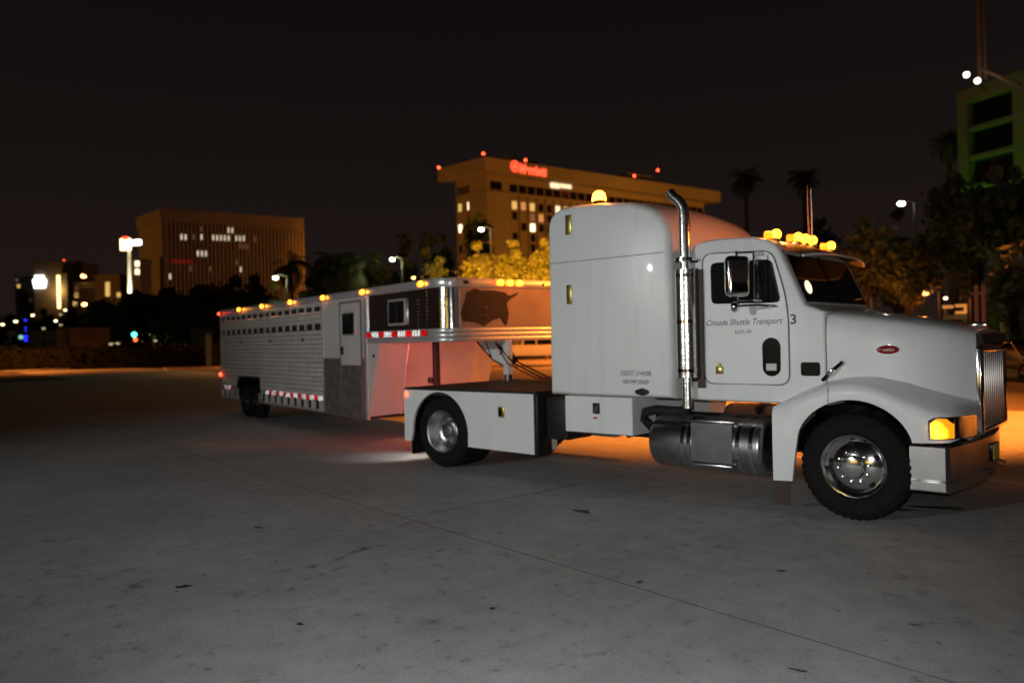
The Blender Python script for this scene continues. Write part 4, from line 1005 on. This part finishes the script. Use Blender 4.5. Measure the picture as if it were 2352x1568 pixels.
# --- far buildings at left
def block(name, label, px0, px1, pyt, D, m, depth=14, skew=6.0):
    b = thing(name, label, 'building'); a = at(px0,pyt,D); c = at(px1,pyt,D-skew); f = Face(a,c,at((px0+px1)/2,pyt,D+60))
    zt = a[2]; quad_prism([f.p(0,0,0)[:2],f.p(f.L,0,0)[:2],f.p(f.L,-depth,0)[:2],f.p(0,-depth,0)[:2]],0,zt).build('wall', m, b)
    f.box(-.2,f.L+.2,-depth,.2,zt,zt+.8).build('roof', m, b)
    return b, f
def wpx(b, f, px, py, hw, hh, m, nm='window'):
    s, z = f.sz(px,py); return f.box(s-hw,s+hw,.02,.15,z-hh,z+hh).build(nm, m, b)
b, f = block('hotel_block', 'dim far hotel with glowing white emblem and lit stairwell column', 76, 172, 604, 330, 'stucco_dark', 20)
for k in range(8): wpx(b, f, 136.5+.25*k, 637+k*9.5, .85, .7, 'stair_lit', 'stair_window')
f2 = f; s, z = f.sz(146,668); f.box(s-.5,s+1.9,.02,1.4,0,z+6.2).build('stair_wall', 'stucco', b)
light('stair_glow', 'POINT', f.p(s-1.4,3.2,z), 900, (1,.62,.22), radius=.3)
s, z = f.sz(92,646)
em_ = MB(); 
for (a0,a1,h0,h1) in ((-1.9,1.9,-2.3,-1.0),(-2.2,2.2,-.9,.6),(-1.5,1.5,.7,2.0)): f.box(s+a0,s+a1,.2,.5,z+h0,z+h1).build('roof_emblem', 'sign_white', b)
for px, py in ((32,641),(36,659),(64,688)): pass
for px, py in ((147,600),): bulb('obstruction_light', at(px,py,328), .55, 'lamp_red', b)
b, f = block('apartment_block', 'dim grey apartment block with rows of balconies in left distance', 172, 232, 655, 300, 'grey_wall', 16)
for r_ in range(7):
    s, z = f.sz(180,664+r_*7.2); f.box(.6,f.L-.4,.02,1.0,z-.12,z+.35).build('balcony', 'grey_wall', b)
for px, py, m in ((168,678,'win_yellow'),(168,663,'win_faint'),(165,697,'win_yellow')): wpx(b, f, px+8, py, .7, .7, m)
bulb('rooftop_light', at(190,634,296), .55, 'lamp_orange', b); bulb('rooftop_light', at(195,635,296), .35, 'lamp_orange', b)
b, f = block('corner_block', 'plain brown block with four stacked lit windows beside the pylon sign', 218, 275, 638, 280, 'stucco_dark', 16)
for py in (652,660,668.5,676.5): wpx(b, f, 247.5, py, .75, .55, 'win_yellow')
wpx(b, f, 273, 677, .6, .7, 'win_yellow')
b, f = block('dark_block', 'unlit low block at the far left behind round palm', 34, 80, 640, 340, 'grey_wall', 16)
wpx(b, f, 39, 642, .6, .6, 'win_faint'); wpx(b, f, 43, 657, .6, .6, 'win_yellow'); wpx(b, f, 70, 688, .5, .5, 'win_faint')
hf = Face(at(-30,815,86),at(505,812,80),at(240,800,200)); hr = thing('hedge', 'long dark low hedge along the far left lot edge', 'hedge')
hf.box(0,hf.L,-1.6,-.15,0,1.95).build('core', 'hedge_dark', hr)
_g = np.random.default_rng(9); _m = MB()
for k in range(2200):
    c_ = np.array(hf.p(_g.uniform(0,hf.L),_g.uniform(-1.5,.1),_g.uniform(.3,2.25))); _m.add([c_-_g.normal(size=3)*.16,c_+_g.normal(size=3)*.16,c_+_g.normal(size=3)*.16], [(0,1,2)])
_m.build('foliage', 'hedge_dark', hr)
# two orange windows on a slim stair tower next to the office block
b, f = block('stair_tower', 'slim stair tower with two amber windows hugging the office block', 303, 322, 600, 232, 'grey_wall', 6, 1)
for py in (605.5,624): wpx(b, f, 315.5, py, .55, .7, 'win_hot')

# unseen spots added to wash the fronts in sodium orange
def wash(f, s, out, z, e, col=(1.0,.36,.045)):
    light('facade_wash', 'SPOT', f.p(s, out, z), e, col, f.p(s, 0, 30), 90, .7, .5)
wash(rF, 20, 75, 16, 80000); wash(rF, 90, 70, 16, 80000); wash(Face(A,B,cen), 5, 70, 12, 42000)
wash(fR, 25, 60, 10, 12000, (1.0,.38,.13)); wash(fL, 4, 70, 12, 30000, (1.0,.40,.06))
# --- low sheds and containers at the lot edge
def crate(name, label, cat, px0, px1, py0, py1, D, m, depth=3.0, group=None):
    a, b_ = at(px0,py1,D), at(px1,py1,D); zt = at(px0,py0,D)[2]; f = Face(a,b_,at((px0+px1)/2,py0,D+30)); t = thing(name, label, cat, (a[0],a[1],0), 0, group)
    w = quad_prism([f.p(0,0,0)[:2],f.p(f.L,0,0)[:2],f.p(f.L,-depth,0)[:2],f.p(0,-depth,0)[:2]],0.1,zt).build('body', m, t); w.location = (-a[0],-a[1],0)
    n = max(3,int(f.L/.5))
    for k in range(n+1): o = f.box(k*f.L/n-.05,k*f.L/n+.05,0,.06,.15,zt-.05).build('rib', m, t); o.location = (-a[0],-a[1],0)
    o = f.box(-.05,f.L+.05,-depth,.08,zt,zt+.12).build('roof', m, t); o.location = (-a[0],-a[1],0)
    return t
crate('box_trailer', 'pale grey end of a parked cargo box left of orange one', 'container', 132, 162, 756, 797, 96, 'grey_wall')
crate('box_trailer', 'rust orange cargo box lit by the street lamps', 'container', 163, 252, 755, 795, 95, 'container_orange')
crate('shed', 'low olive shed at far left behind blue lights', 'shed', 68, 126, 762, 797, 110, 'grey_wall')
crate('storage_container', 'dark storage container left of traffic signal', 'container', 262, 300, 762, 800, 130, 'container_teal')
crate('storage_container', 'dark teal storage container just behind the trailer tail', 'container', 440, 488, 757, 806, 92, 'container_teal')
crate('storage_container', 'dark storage container left of the teal one behind trailer', 'container', 395, 438, 762, 806, 96, 'container_teal')
crate('utility_cabinet', 'tall tan utility cabinet beside the trailer tail', 'cabinet', 474, 484, 770, 800, 78, 'grey_wall', 1.0)

# ================================================================== TREES
def limb_tree(name, label, px, D, pyt, pyb, wpx, m, seed, leaves=2600, group=None, trunk_r=.18, base_frac=.35, leaf=.34, clumps=14):
    """a broadleaf tree: tapered trunk, limbs, and a crown of small leaf faces in loose clumps"""
    r_ = random.Random(seed); g_ = np.random.default_rng(seed)
    top = at(px,pyt,D); base = at(px,pyb,D); hw = wpx*D/FP/2; ht = top[2]
    t = thing(name, label, 'tree', (top[0],top[1],0), 0, group)
    zc0 = max(1.0, base[2]) if base_frac is None else ht*base_frac
    tr = MB(); tr.tube([(0,0,0),(r_.uniform(-.1,.1),0,zc0*.6),(r_.uniform(-.2,.2),r_.uniform(-.2,.2),zc0*1.15)], [trunk_r*1.3,trunk_r,trunk_r*.8], 8)
    cl = []
    for k in range(clumps):
        v_ = np.array([r_.gauss(0,1) for _ in range(3)]); v_ = v_/np.linalg.norm(v_)*(.35+.65*r_.random()**.5)
        z = (zc0+ht)/2+v_[2]*(ht-zc0)/2*.80; rad = r_.uniform(.20,.58)*min(hw,(ht-zc0)*.6)
        c = np.array([hw*.72*v_[0], hw*.72*v_[1], z])
        cl.append((c,rad))
        if k < 9:
            tr.tube([(0,0,zc0*r_.uniform(.75,1.1)),(c[0]*.5,c[1]*.5,(zc0+z)/2),tuple(c)], [trunk_r*.55,trunk_r*.35,trunk_r*.12], 5)
    cl.append((np.array([0,0,ht-.2*min(hw,ht*.4)]), .24*min(hw,ht*.4)))
    tr.build('trunk', 'bark', t, True)
    P = []
    for c, rad in cl:
        n = int(leaves/len(cl)); d = g_.normal(size=(n,3)); d /= np.linalg.norm(d,axis=1)[:,None]; rr = rad*np.abs(g_.normal(.55,.33,n))[:,None]
        P.append(c+d*rr*np.array([1,1,.8]))
    P = np.concatenate(P); n = len(P)
    a = g_.normal(size=(n,3)); a /= np.linalg.norm(a,axis=1)[:,None]; b = g_.normal(size=(n,3)); b = np.cross(a,b); b /= np.linalg.norm(b,axis=1)[:,None]
    sz = (leaf*(.6+.8*g_.random(n)))[:,None]
    V = np.stack([P-a*sz, P+b*sz*.55, P+a*sz, P-b*sz*.55], 1).reshape(-1,3)
    me = bpy.data.meshes.new('crown'); me.vertices.add(4*n); me.vertices.foreach_set('co', V.ravel()); me.loops.add(4*n); me.loops.foreach_set('vertex_index', np.arange(4*n))
    me.polygons.add(n); me.polygons.foreach_set('loop_start', np.arange(n)*4); me.polygons.foreach_set('loop_total', np.full(n,4)); me.update(calc_edges=True)
    me.materials.append(MATS[m]); inst('crown', me, t)
    return t
def palm(name, label, px, D, pyt, rad_px, seed, m='palm_leaf', fronds=26, droop=1.0, group=None, ttop=None, trunk_r=.22):
    r_ = random.Random(seed); c = at(px,pyt,D); L = rad_px*D/FP
    t = thing(name, label, 'palm tree', (c[0],c[1],0), 0, group); zt = c[2]
    MB().tube([(0,0,0),(.1,.05,zt*.5),(0,0,zt)], [trunk_r*1.4,trunk_r,trunk_r*.9], 9).build('trunk', 'bark', t, True)
    cr_ = MB()
    for k in range(fronds):
        az = 6.28*k/fronds+r_.uniform(-.15,.15); el = R(r_.choice((75,55,35,15,-10,-35))+r_.uniform(-8,8)); Lf = L*r_.uniform(.85,1.1); pts = []
        x = z = 0.0; e_ = el
        for i in range(9):
            pts.append((x*math.cos(az), x*math.sin(az), zt+z)); x += Lf/8*math.cos(e_); z += Lf/8*math.sin(e_); e_ -= R(13*droop)
        for i in range(1,9):
            p0, p1 = Vector(pts[i-1]), Vector(pts[i]); d = (p1-p0).normalized(); sd = d.cross(Vector((0,0,1)));
            if sd.length < .01: sd = Vector((1,0,0))
            sd.normalize(); wl = Lf*.20*math.sin(math.pi*(i+.6)/10)+.03
            for s_ in (-1,1):
                for q in (0,.33,.66):
                    b0 = p0.lerp(p1,q); tip = b0+sd*s_*wl+d*wl*.55-Vector((0,0,wl*.45)); wd = d*(Lf/8*.26)
                    cr_.add([b0-wd*.5, b0+wd*.5, tip], [(0,1,2)])
    cr_.build('crown', m, t)
    MB().sphere((0,0,zt-.15), trunk_r*2.2, 10, 7, (1,1,1.5)).build('boot', 'bark', t)
    return t
# dark row behind the trailer, left to right
limb_tree('leafy_tree', 'dark low tree at far left below the round palm', 30, 150, 722, 790, 90, 'leaf', 1, 1500, base_frac=.15)
palm('fan_palm', 'round headed fan palm in front of the white emblem hotel', 97-40, 170, 690, 24, 2, fronds=44, droop=.35)
limb_tree('leafy_tree', 'dark tree in front of the lit stairwell column', 165, 150, 712, 790, 80, 'leaf', 3, 1800, base_frac=.15)
limb_tree('leafy_tree', 'small dark tree left of the lit stairwell', 100, 165, 708, 790, 70, 'leaf', 33, 1500, base_frac=.15)
for i, (px, pyt, w, D, lb) in enumerate(((235,690,110,120,'dark rounded tree above the rust orange cargo box'),(310,668,130,115,'dark broad tree below the pylon sign'),(385,660,140,112,'dark broad tree below the corner of the office block'),(460,652,130,108,'dark broad tree below the office block fins'),(540,636,120,95,'dark tree below office block right half, left of the lamp lit one'),(270,705,90,105,'dark bushy tree above the dark storage container'),(420,690,120,98,'dark low tree just above the trailer tail'))):
    limb_tree('leafy_tree', lb, px, D, pyt, 800, w, 'leaf', 40+i, 4200, base_frac=.08, leaf=.42, clumps=22)
limb_tree('leafy_tree', 'green lit tree under the white lamp behind trailer roof', 628, 70, 648, 800, 62, 'leaf_light', 60, 3000, base_frac=.2, leaf=.2)
limb_tree('leafy_tree', 'dark tree between the lamp lit tree and the shaggy palms', 700, 78, 668, 800, 110, 'leaf', 61, 3000, base_frac=.1, leaf=.26)
palm('feather_palm', 'shaggy palm in front of the office block right edge', 668, 88, 612, 66, 62, fronds=40, droop=1.2)
palm('feather_palm', 'shaggy palm right of the office block against the sky', 765, 80, 620, 78, 63, fronds=44, droop=1.2)
palm('feather_palm', 'shaggy palm with yellow green lit fronds left of white lamp', 822, 76, 615, 74, 64, fronds=44, droop=1.2)
limb_tree('leafy_tree', 'dark tree filling in below the shaggy palms', 800, 84, 655, 800, 120, 'leaf', 65, 3200, base_frac=.1, leaf=.28)
for i, (px, pyt, w, D, lb) in enumerate(((735,592,90,100,'dark tree behind the gap between the first two shaggy palms'),(860,582,100,96,'dark tree just left of the first white lamp'),(925,574,90,100,'dark tree under the short fan palms'),(975,570,80,98,'dark tree left of the dim tree above trailer nose'),(585,632,90,92,'dark tree left of the shaggy palm at office block'))):
    limb_tree('leafy_tree', lb, px, D, pyt, 800, w, 'leaf', 160+i, 4200, base_frac=.12, leaf=.30, clumps=24)
palm('fan_palm', 'short fan palm right of the first white lamp', 930, 105, 553, 30, 66, fronds=36, droop=.8)
palm('fan_palm', 'short fan palm left of the hotel corner', 982, 110, 548, 34, 67, fronds=36, droop=.8)
limb_tree('leafy_tree', 'dark tree left of the hotel base', 1015, 100, 540, 800, 70, 'leaf', 68, 3200, base_frac=.4, leaf=.34)
limb_tree('leafy_tree', 'tall dark tree behind the white lamp at the hotel corner', 1100, 96, 488, 700, 72, 'leaf', 69, 4200, base_frac=.62, leaf=.34, clumps=18)
limb_tree('leafy_tree', 'dim tree above trailer nose left of the golden trees', 1010, 74, 590, 760, 90, 'leaf', 70, 3200, base_frac=.2, leaf=.24)
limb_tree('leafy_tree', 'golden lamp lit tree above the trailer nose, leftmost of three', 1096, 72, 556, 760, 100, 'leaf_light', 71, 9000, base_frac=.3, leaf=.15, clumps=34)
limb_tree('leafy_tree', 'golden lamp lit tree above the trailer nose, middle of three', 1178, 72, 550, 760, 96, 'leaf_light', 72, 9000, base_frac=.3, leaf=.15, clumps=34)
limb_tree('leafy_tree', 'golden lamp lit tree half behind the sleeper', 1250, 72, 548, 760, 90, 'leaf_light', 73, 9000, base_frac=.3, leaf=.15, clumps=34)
# right side
palm('fan_palm', 'tall fan palm behind the cab, left of two', 1712, 92, 412, 46, 80, fronds=46, droop=.9)
palm('fan_palm', 'tall fan palm behind the cab, right of two', 1845, 96, 412, 46, 81, fronds=46, droop=.9)
palm('fan_palm', 'dim fan palm by the corner of the green lit building', 2178, 75, 330, 44, 82, fronds=46, droop=.9)
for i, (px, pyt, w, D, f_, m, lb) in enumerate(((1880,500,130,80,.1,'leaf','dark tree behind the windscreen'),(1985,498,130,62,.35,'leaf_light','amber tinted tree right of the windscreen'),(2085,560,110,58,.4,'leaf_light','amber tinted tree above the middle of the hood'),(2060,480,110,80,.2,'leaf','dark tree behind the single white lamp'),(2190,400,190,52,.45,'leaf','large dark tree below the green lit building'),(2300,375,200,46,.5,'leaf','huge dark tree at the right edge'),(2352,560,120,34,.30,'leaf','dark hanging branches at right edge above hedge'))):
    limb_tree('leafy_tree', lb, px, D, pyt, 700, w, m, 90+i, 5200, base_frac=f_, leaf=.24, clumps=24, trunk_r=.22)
light('tree_wash', 'SPOT', tuple(at(1130,715,52)), 70000, (1.0,.44,.03), tuple(at(1140,585,70)), 46, .6, .3)
light('tree_wash', 'SPOT', tuple(at(1225,715,52)), 70000, (1.0,.44,.03), tuple(at(1225,585,70)), 46, .6, .3)
light('tree_wash', 'SPOT', tuple(at(1985,745,52)), 1100, (1.0,.38,.05), tuple(at(1990,600,62)), 70, .8, .3)

# ================================================================== LAMPS
def lamp(label, px, py, D, m, r=.16, col=None, e=0.0, name='street_lamp', arm=True, cat='street lamp', group=None):
    q = at(px,py,D); t = thing(name, label, cat, (q[0],q[1],0), 0, group)
    ox = .9 if arm else 0.0
    dx, dy = _r0[0]*ox, _r0[1]*ox
    MB().tube([(dx,dy,0),(dx,dy,q[2]*.55),(dx,dy,q[2]+.1)], [.10,.085,.06], 8).build('pole', 'pole_grey', t, True)
    if arm: MB().tube([(dx,dy,q[2]+.08),(dx*.5,dy*.5,q[2]+.22),(0,0,q[2]+.18)], .04, 6).build('arm', 'pole_grey', t, True)
    h = MB().rbox((0,0,q[2]+.14), (.42,.26,.12), .05, 2).build('lamp_head', 'pole_grey', t, True)
    MB().sphere((0,0,q[2]), r, 12, 8, (1.2,1.2,.75)).build('lens', m, h, True)
    if e: light('street_lamp_glow', 'POINT', (q[0]-_f[0]*.3,q[1]-_f[1]*.3,q[2]-.35), e, col, radius=r)
    return t
WW = (1.0,.86,.6)
for a in (
    ('white street lamp beside the green lit tree behind trailer', 633, 638, 66, 'lamp_white', .17, (.85,1,.45), 260),
    ('white street lamp right of the shaggy palms', 901, 596, 72, 'lamp_white', .18, (.95,1,.5), 500),
    ('white street lamp in front of the hotel corner', 1105, 527, 74, 'lamp_white', .21, WW, 200),
    ('small orange lamp just above the trailer nose corner', 950, 638, 64, 'lamp_orange', .12, None, 0),
    ('bright lone white street lamp above the hood', 2070, 468, 60, 'lamp_white', .20, (1,.9,.4), 12),
    ('orange lamp just right of the windscreen base', 1971, 689, 58, 'lamp_orange', .14, SODIUM, 60),
    ('orange lamp above the middle of the hood', 2091, 690, 62, 'lamp_orange', .13, None, 0),
    ('highest of the orange lamps above the hood', 2125, 673, 58, 'lamp_orange', .17, SODIUM, 80),
    ('orange lamp beside the orange sign above the hood', 2196, 687, 56, 'lamp_orange', .16, SODIUM, 80),
    ('pale lamp above the orange sign', 2199, 665, 66, 'lamp_warm', .09, None, 0),
    ('pale lamp left of the orange sign', 2172, 685, 66, 'lamp_warm', .11, None, 0),
    ('faint mint lamp between the dark tree limbs', 2141, 655, 80, 'lamp_mint', .15, None, 0),
    ('warm lamp at the very left edge', 6, 745, 120, 'lamp_warm', .16, None, 0),
    ('warm lamp near the left edge, second from it', 36, 738, 118, 'lamp_warm', .17, None, 0),
    ('warm lamp below the round fan palm', 74+1, 724, 116, 'lamp_warm', .15, None, 0),
    ('warm lamp below the lit stairwell', 128, 737, 112, 'lamp_warm', .14, None, 0),
    ('white lamp right below the lit stairwell', 150, 712, 118, 'lamp_warm', .14, None, 0),
    ('small tan lamp above the olive shed', 100, 754, 108, 'lamp_dim', .16, None, 0),
    ('peach lamp directly under the stairwell column', 139, 722, 125, 'lamp_dim', .16, None, 0),
    ('peach lamp low under the stairwell column', 139.5, 746, 122, 'lamp_dim', .16, None, 0),
    ('dim orange lamp at the foot of the far apartment block', 194, 699, 220, 'lamp_orange', .5, None, 0),
    ('pale twin lamp right of the traffic signal, upper right one', 359, 768, 110, 'lamp_warm', .14, None, 0),
    ('pale twin lamp right of the traffic signal, upper left one', 346, 769, 112, 'lamp_dim', .16, None, 0),
    ('dim yellow lamp right of the traffic signal', 324, 783, 108, 'lamp_dim', .16, None, 0),
    ('dim yellow lamp low beside the storage containers', 357, 782, 104, 'lamp_dim', .16, None, 0),
    ('dim yellow lamp right of the orange cargo box', 256, 790, 90, 'lamp_dim', .20, None, 0),
    ('dim yellow lamp left of the traffic signal', 271, 788, 92, 'lamp_dim', .20, None, 0)):
    lamp(a[0], a[1], a[2], a[3], a[4], a[5], a[6], a[7], arm=a[3] < 100)
# traffic signal and blue beacon column
q = at(308,768,100); t = thing('traffic_signal', 'traffic signal showing bright green with red below', 'traffic light', (q[0],q[1],0))
MB().tube([(0,0,0),(0,0,q[2]-.9)], .08, 8).build('pole', 'pole_grey', t); hd_ = MB().rbox((_f[0]*.2,_f[1]*.2,q[2]-.25), (.4,.4,1.3), .06, 2).build('signal_head', 'black_trim', t)
bulb('green_lens', (0,0,q[2]), .26, 'lamp_green', hd_); q3 = at(311,780,100); bulb('red_lens', (q3[0]-q[0],q3[1]-q[1],q3[2]), .20, 'lamp_red', hd_)
q = at(59,760,112); t = thing('blue_beacon_post', 'slim post with stacked blue lights at far left', 'light post', (q[0],q[1],0))
MB().tube([(0,0,0),(0,0,at(57,734,112)[2])], .10, 8).build('pole', 'pole_grey', t)
for py, r_ in ((735,.16),(752,.12),(759,.12),(773,.22),(781,.20)): bulb('blue_lamp', (0,0,at(59,py,112)[2]), r_, 'lamp_blue', t)
bulb('green_lamp', (-_r0[0]*.6,-_r0[1]*.6,at(50,774,112)[2]), .26, 'lamp_mint', t)

# ================================================================== right side street things
q = at(2250,748,30); t = thing('twin_post', 'pair of rust brown posts lit orange above the hood tip', 'post', (q[0],q[1],0))
for px in (2244,2260):
    p_ = at(px,748,30); top = at(px-1,655,30); MB().rbox((p_[0]-q[0],p_[1]-q[1],top[2]/2), (.12,.12,top[2]), .015, 1).build('post', 'pole_brown', t)
MB().rbox((0,0,at(2250,660,30)[2]-.2), (.5,.08,.1), .01, 1, Matrix.Rotation(YAW+R(90),3,'Z')).build('cross_bar', 'pole_brown', t)
q = at(2300,748,48); hgt = at(2300,683,48)[2]; f = Face(at(2262,748,48),at(2440,748,46),at(2340,700,90))
t = thing('hedge', 'dim green clipped hedge at right edge behind the hood tip', 'hedge')
f.box(0,f.L,-1.6,-.15,0,hgt-.15).build('core', 'hedge_green', t)
g_ = np.random.default_rng(3); mb = MB()
for k in range(2600):
    s = g_.uniform(0,f.L); z = g_.uniform(.1,hgt); o = g_.uniform(-.2,.1); c = np.array(f.p(s,o,z)); a1 = g_.normal(size=3)*.09; a2 = g_.normal(size=3)*.09; mb.add([c-a1,c+a2,c+a1], [(0,1,2)])
mb.build('foliage', 'hedge_green', t)
light('hedge_lamp', 'POINT', f.p(1.5,3.0,2.5), 60, (.9,.85,.12), radius=.2)
q = at(2190,712,48); t = thing('sign_board', 'small orange lit road sign frame above the hood', 'sign', (q[0],q[1],0)); f = Face(at(2165,712,48),at(2221,712,48),at(2190,700,80)); 
zt_ = at(2190,699,48)[2]; zb_ = at(2190,721,48)[2]
def fb(s0,s1,z0,z1,nm,m): o = f.box(s0*f.L,s1*f.L,-.12,0,zb_+(zt_-zb_)*z0,zb_+(zt_-zb_)*z1).build(nm, m, t); o.location = (-q[0],-q[1],0)
fb(0,.45,.62,.92,'sign_bar','sign_orange'); fb(.52,1,.70,1,'sign_bar','sign_orange'); fb(.88,1,.25,.72,'sign_bar','sign_orange'); fb(.52,1,0,.28,'sign_bar','sign_orange'); fb(0,1,-.6,-.1,'sign_back','pole_brown')
for s_ in (.1,.9):
    o = f.box(s_*f.L-.06,s_*f.L+.06,-.2,-.12,0,zt_).build('sign_post', 'pole_brown', t); o.location = (-q[0],-q[1],0)

# ================================================================== parked vehicles
def car(name, label, cat, loc, rz, paint, kind, s=1.0):
    t = thing(name, label, cat, loc, rz); t.scale = (s,s,s)
    if kind == 'pickup':
        prof = [(-2.7,.55),(2.6,.5),(2.7,.62),(2.68,1.0),(1.35,1.12),(.75,1.72),(-.75,1.76),(-.95,1.2),(-2.68,1.18),(-2.75,.9)]; ww = .95; wb = (1.75,-1.75); wr = .40
        wins = [[(1.15,1.2),(.68,1.64),(.02,1.66),(.02,1.2)],[(-.04,1.2),(-.04,1.66),(-.68,1.68),(-.82,1.22)]]
    else:
        prof = [(-2.25,.42),(2.2,.40),(2.3,.55),(2.25,.80),(1.25,.95),(.55,1.42),(-1.1,1.45),(-1.95,1.02),(-2.28,.95),(-2.32,.6)]; ww = .86; wb = (1.4,-1.35); wr = .32
        wins = [[(1.0,.98),(.50,1.36),(-.15,1.39),(-.15,.98)],[(-.22,.98),(-.22,1.39),(-1.0,1.38),(-1.6,1.0)]]
    b = MB().loft(loft_y(prof, ww, .14, .04, 1.2)).build('body', paint, t, True)
    for sd in (-1,1):
        for w_ in wins: MB().prism(w_, 'y', sd*(ww-.02), sd*(ww+.008)).build('window', 'glass_dark', b)
        for x in wb:
            wa = [(x+(wr+.09)*math.cos(a), wr+(wr+.09)*math.sin(a)) for a in [math.pi*k/12 for k in range(13)]]
            MB().prism(wa, 'y', sd*(ww-.1), sd*(ww+.006)).build('wheel_arch', 'black_trim', b)
            w = bpy.data.objects.new('wheel', None); COL.objects.link(w); w.parent = t; w.location = (x,sd*(ww-.06),wr); w.scale = (wr/.42,)*3
            inst('tyre', ty2, w); inst('rim', rim2, w, rot=(0,0,0 if sd < 0 else math.pi))
        MB().rbox((prof[2][0]-.04,sd*(ww-.22),prof[3][1]-.16), (.08,.30,.14), .03, 2).build('headlight', 'polished', b, True)
        MB().rbox((prof[-1][0]+.04,sd*(ww-.18),prof[-1][1]+.02), (.06,.22,.16), .02, 2).build('tail_light', 'red_enamel', b, True)
    MB().b2(prof[2][0]-.01,prof[2][0]+.02,-.26,.26,prof[2][1]-.06,prof[2][1]+.07).build('number_plate', 'off_white', b)
    gf = np.array([prof[4][0],prof[5][0]]); MB().add([(prof[4][0]+.012,-ww+.2,prof[4][1]+.03),(prof[4][0]+.012,ww-.2,prof[4][1]+.03),(prof[5][0]+.03,ww-.25,prof[5][1]-.02),(prof[5][0]+.03,-ww+.25,prof[5][1]-.02)], [(0,1,2,3)]).build('windscreen', 'glass_dark', b)
    return t
q = at(1236,800,58); car('pickup_truck', 'light pickup truck seen through the gap under the trailer nose', 'pickup', (q[0],q[1],0), R(34), 'car_white', 'pickup', 1.22)
q = at(2366,800,34); ca = math.atan2(CAM[1]-q[1],CAM[0]-q[0]); pc = car('parked_car', 'dark car cut off by the right edge with bright plate', 'car', (q[0],q[1],0), ca+R(24), 'car_dark', 'sedan', 1.0)
MB().rbox((2.27,-.60,.66), (.05,.22,.10), .02, 2).build('running_light', 'flood_white', pc, True); MB().rbox((2.27,.60,.66), (.05,.22,.10), .02, 2).build('running_light', 'flood_white', pc, True)
b_ = at(2346,810,30); 

# ================================================================== behind the photographer: unseen wall and lights added for the chrome to mirror
bw = MB().b2(-46,34,-52,-51,0,5.2).build('reflection_wall', 'concrete_wall'); struct(bw)
light('reflection_wall_light', 'SPOT', (-14.0,-46.0,6.5), 8000, (1.0,.80,.22), (-14,-51,2), 120, .6, .3)
light('reflection_wall_light', 'SPOT', (10.0,-46.0,6.5), 8000, (1.0,.80,.22), (10,-51,2), 120, .6, .3)
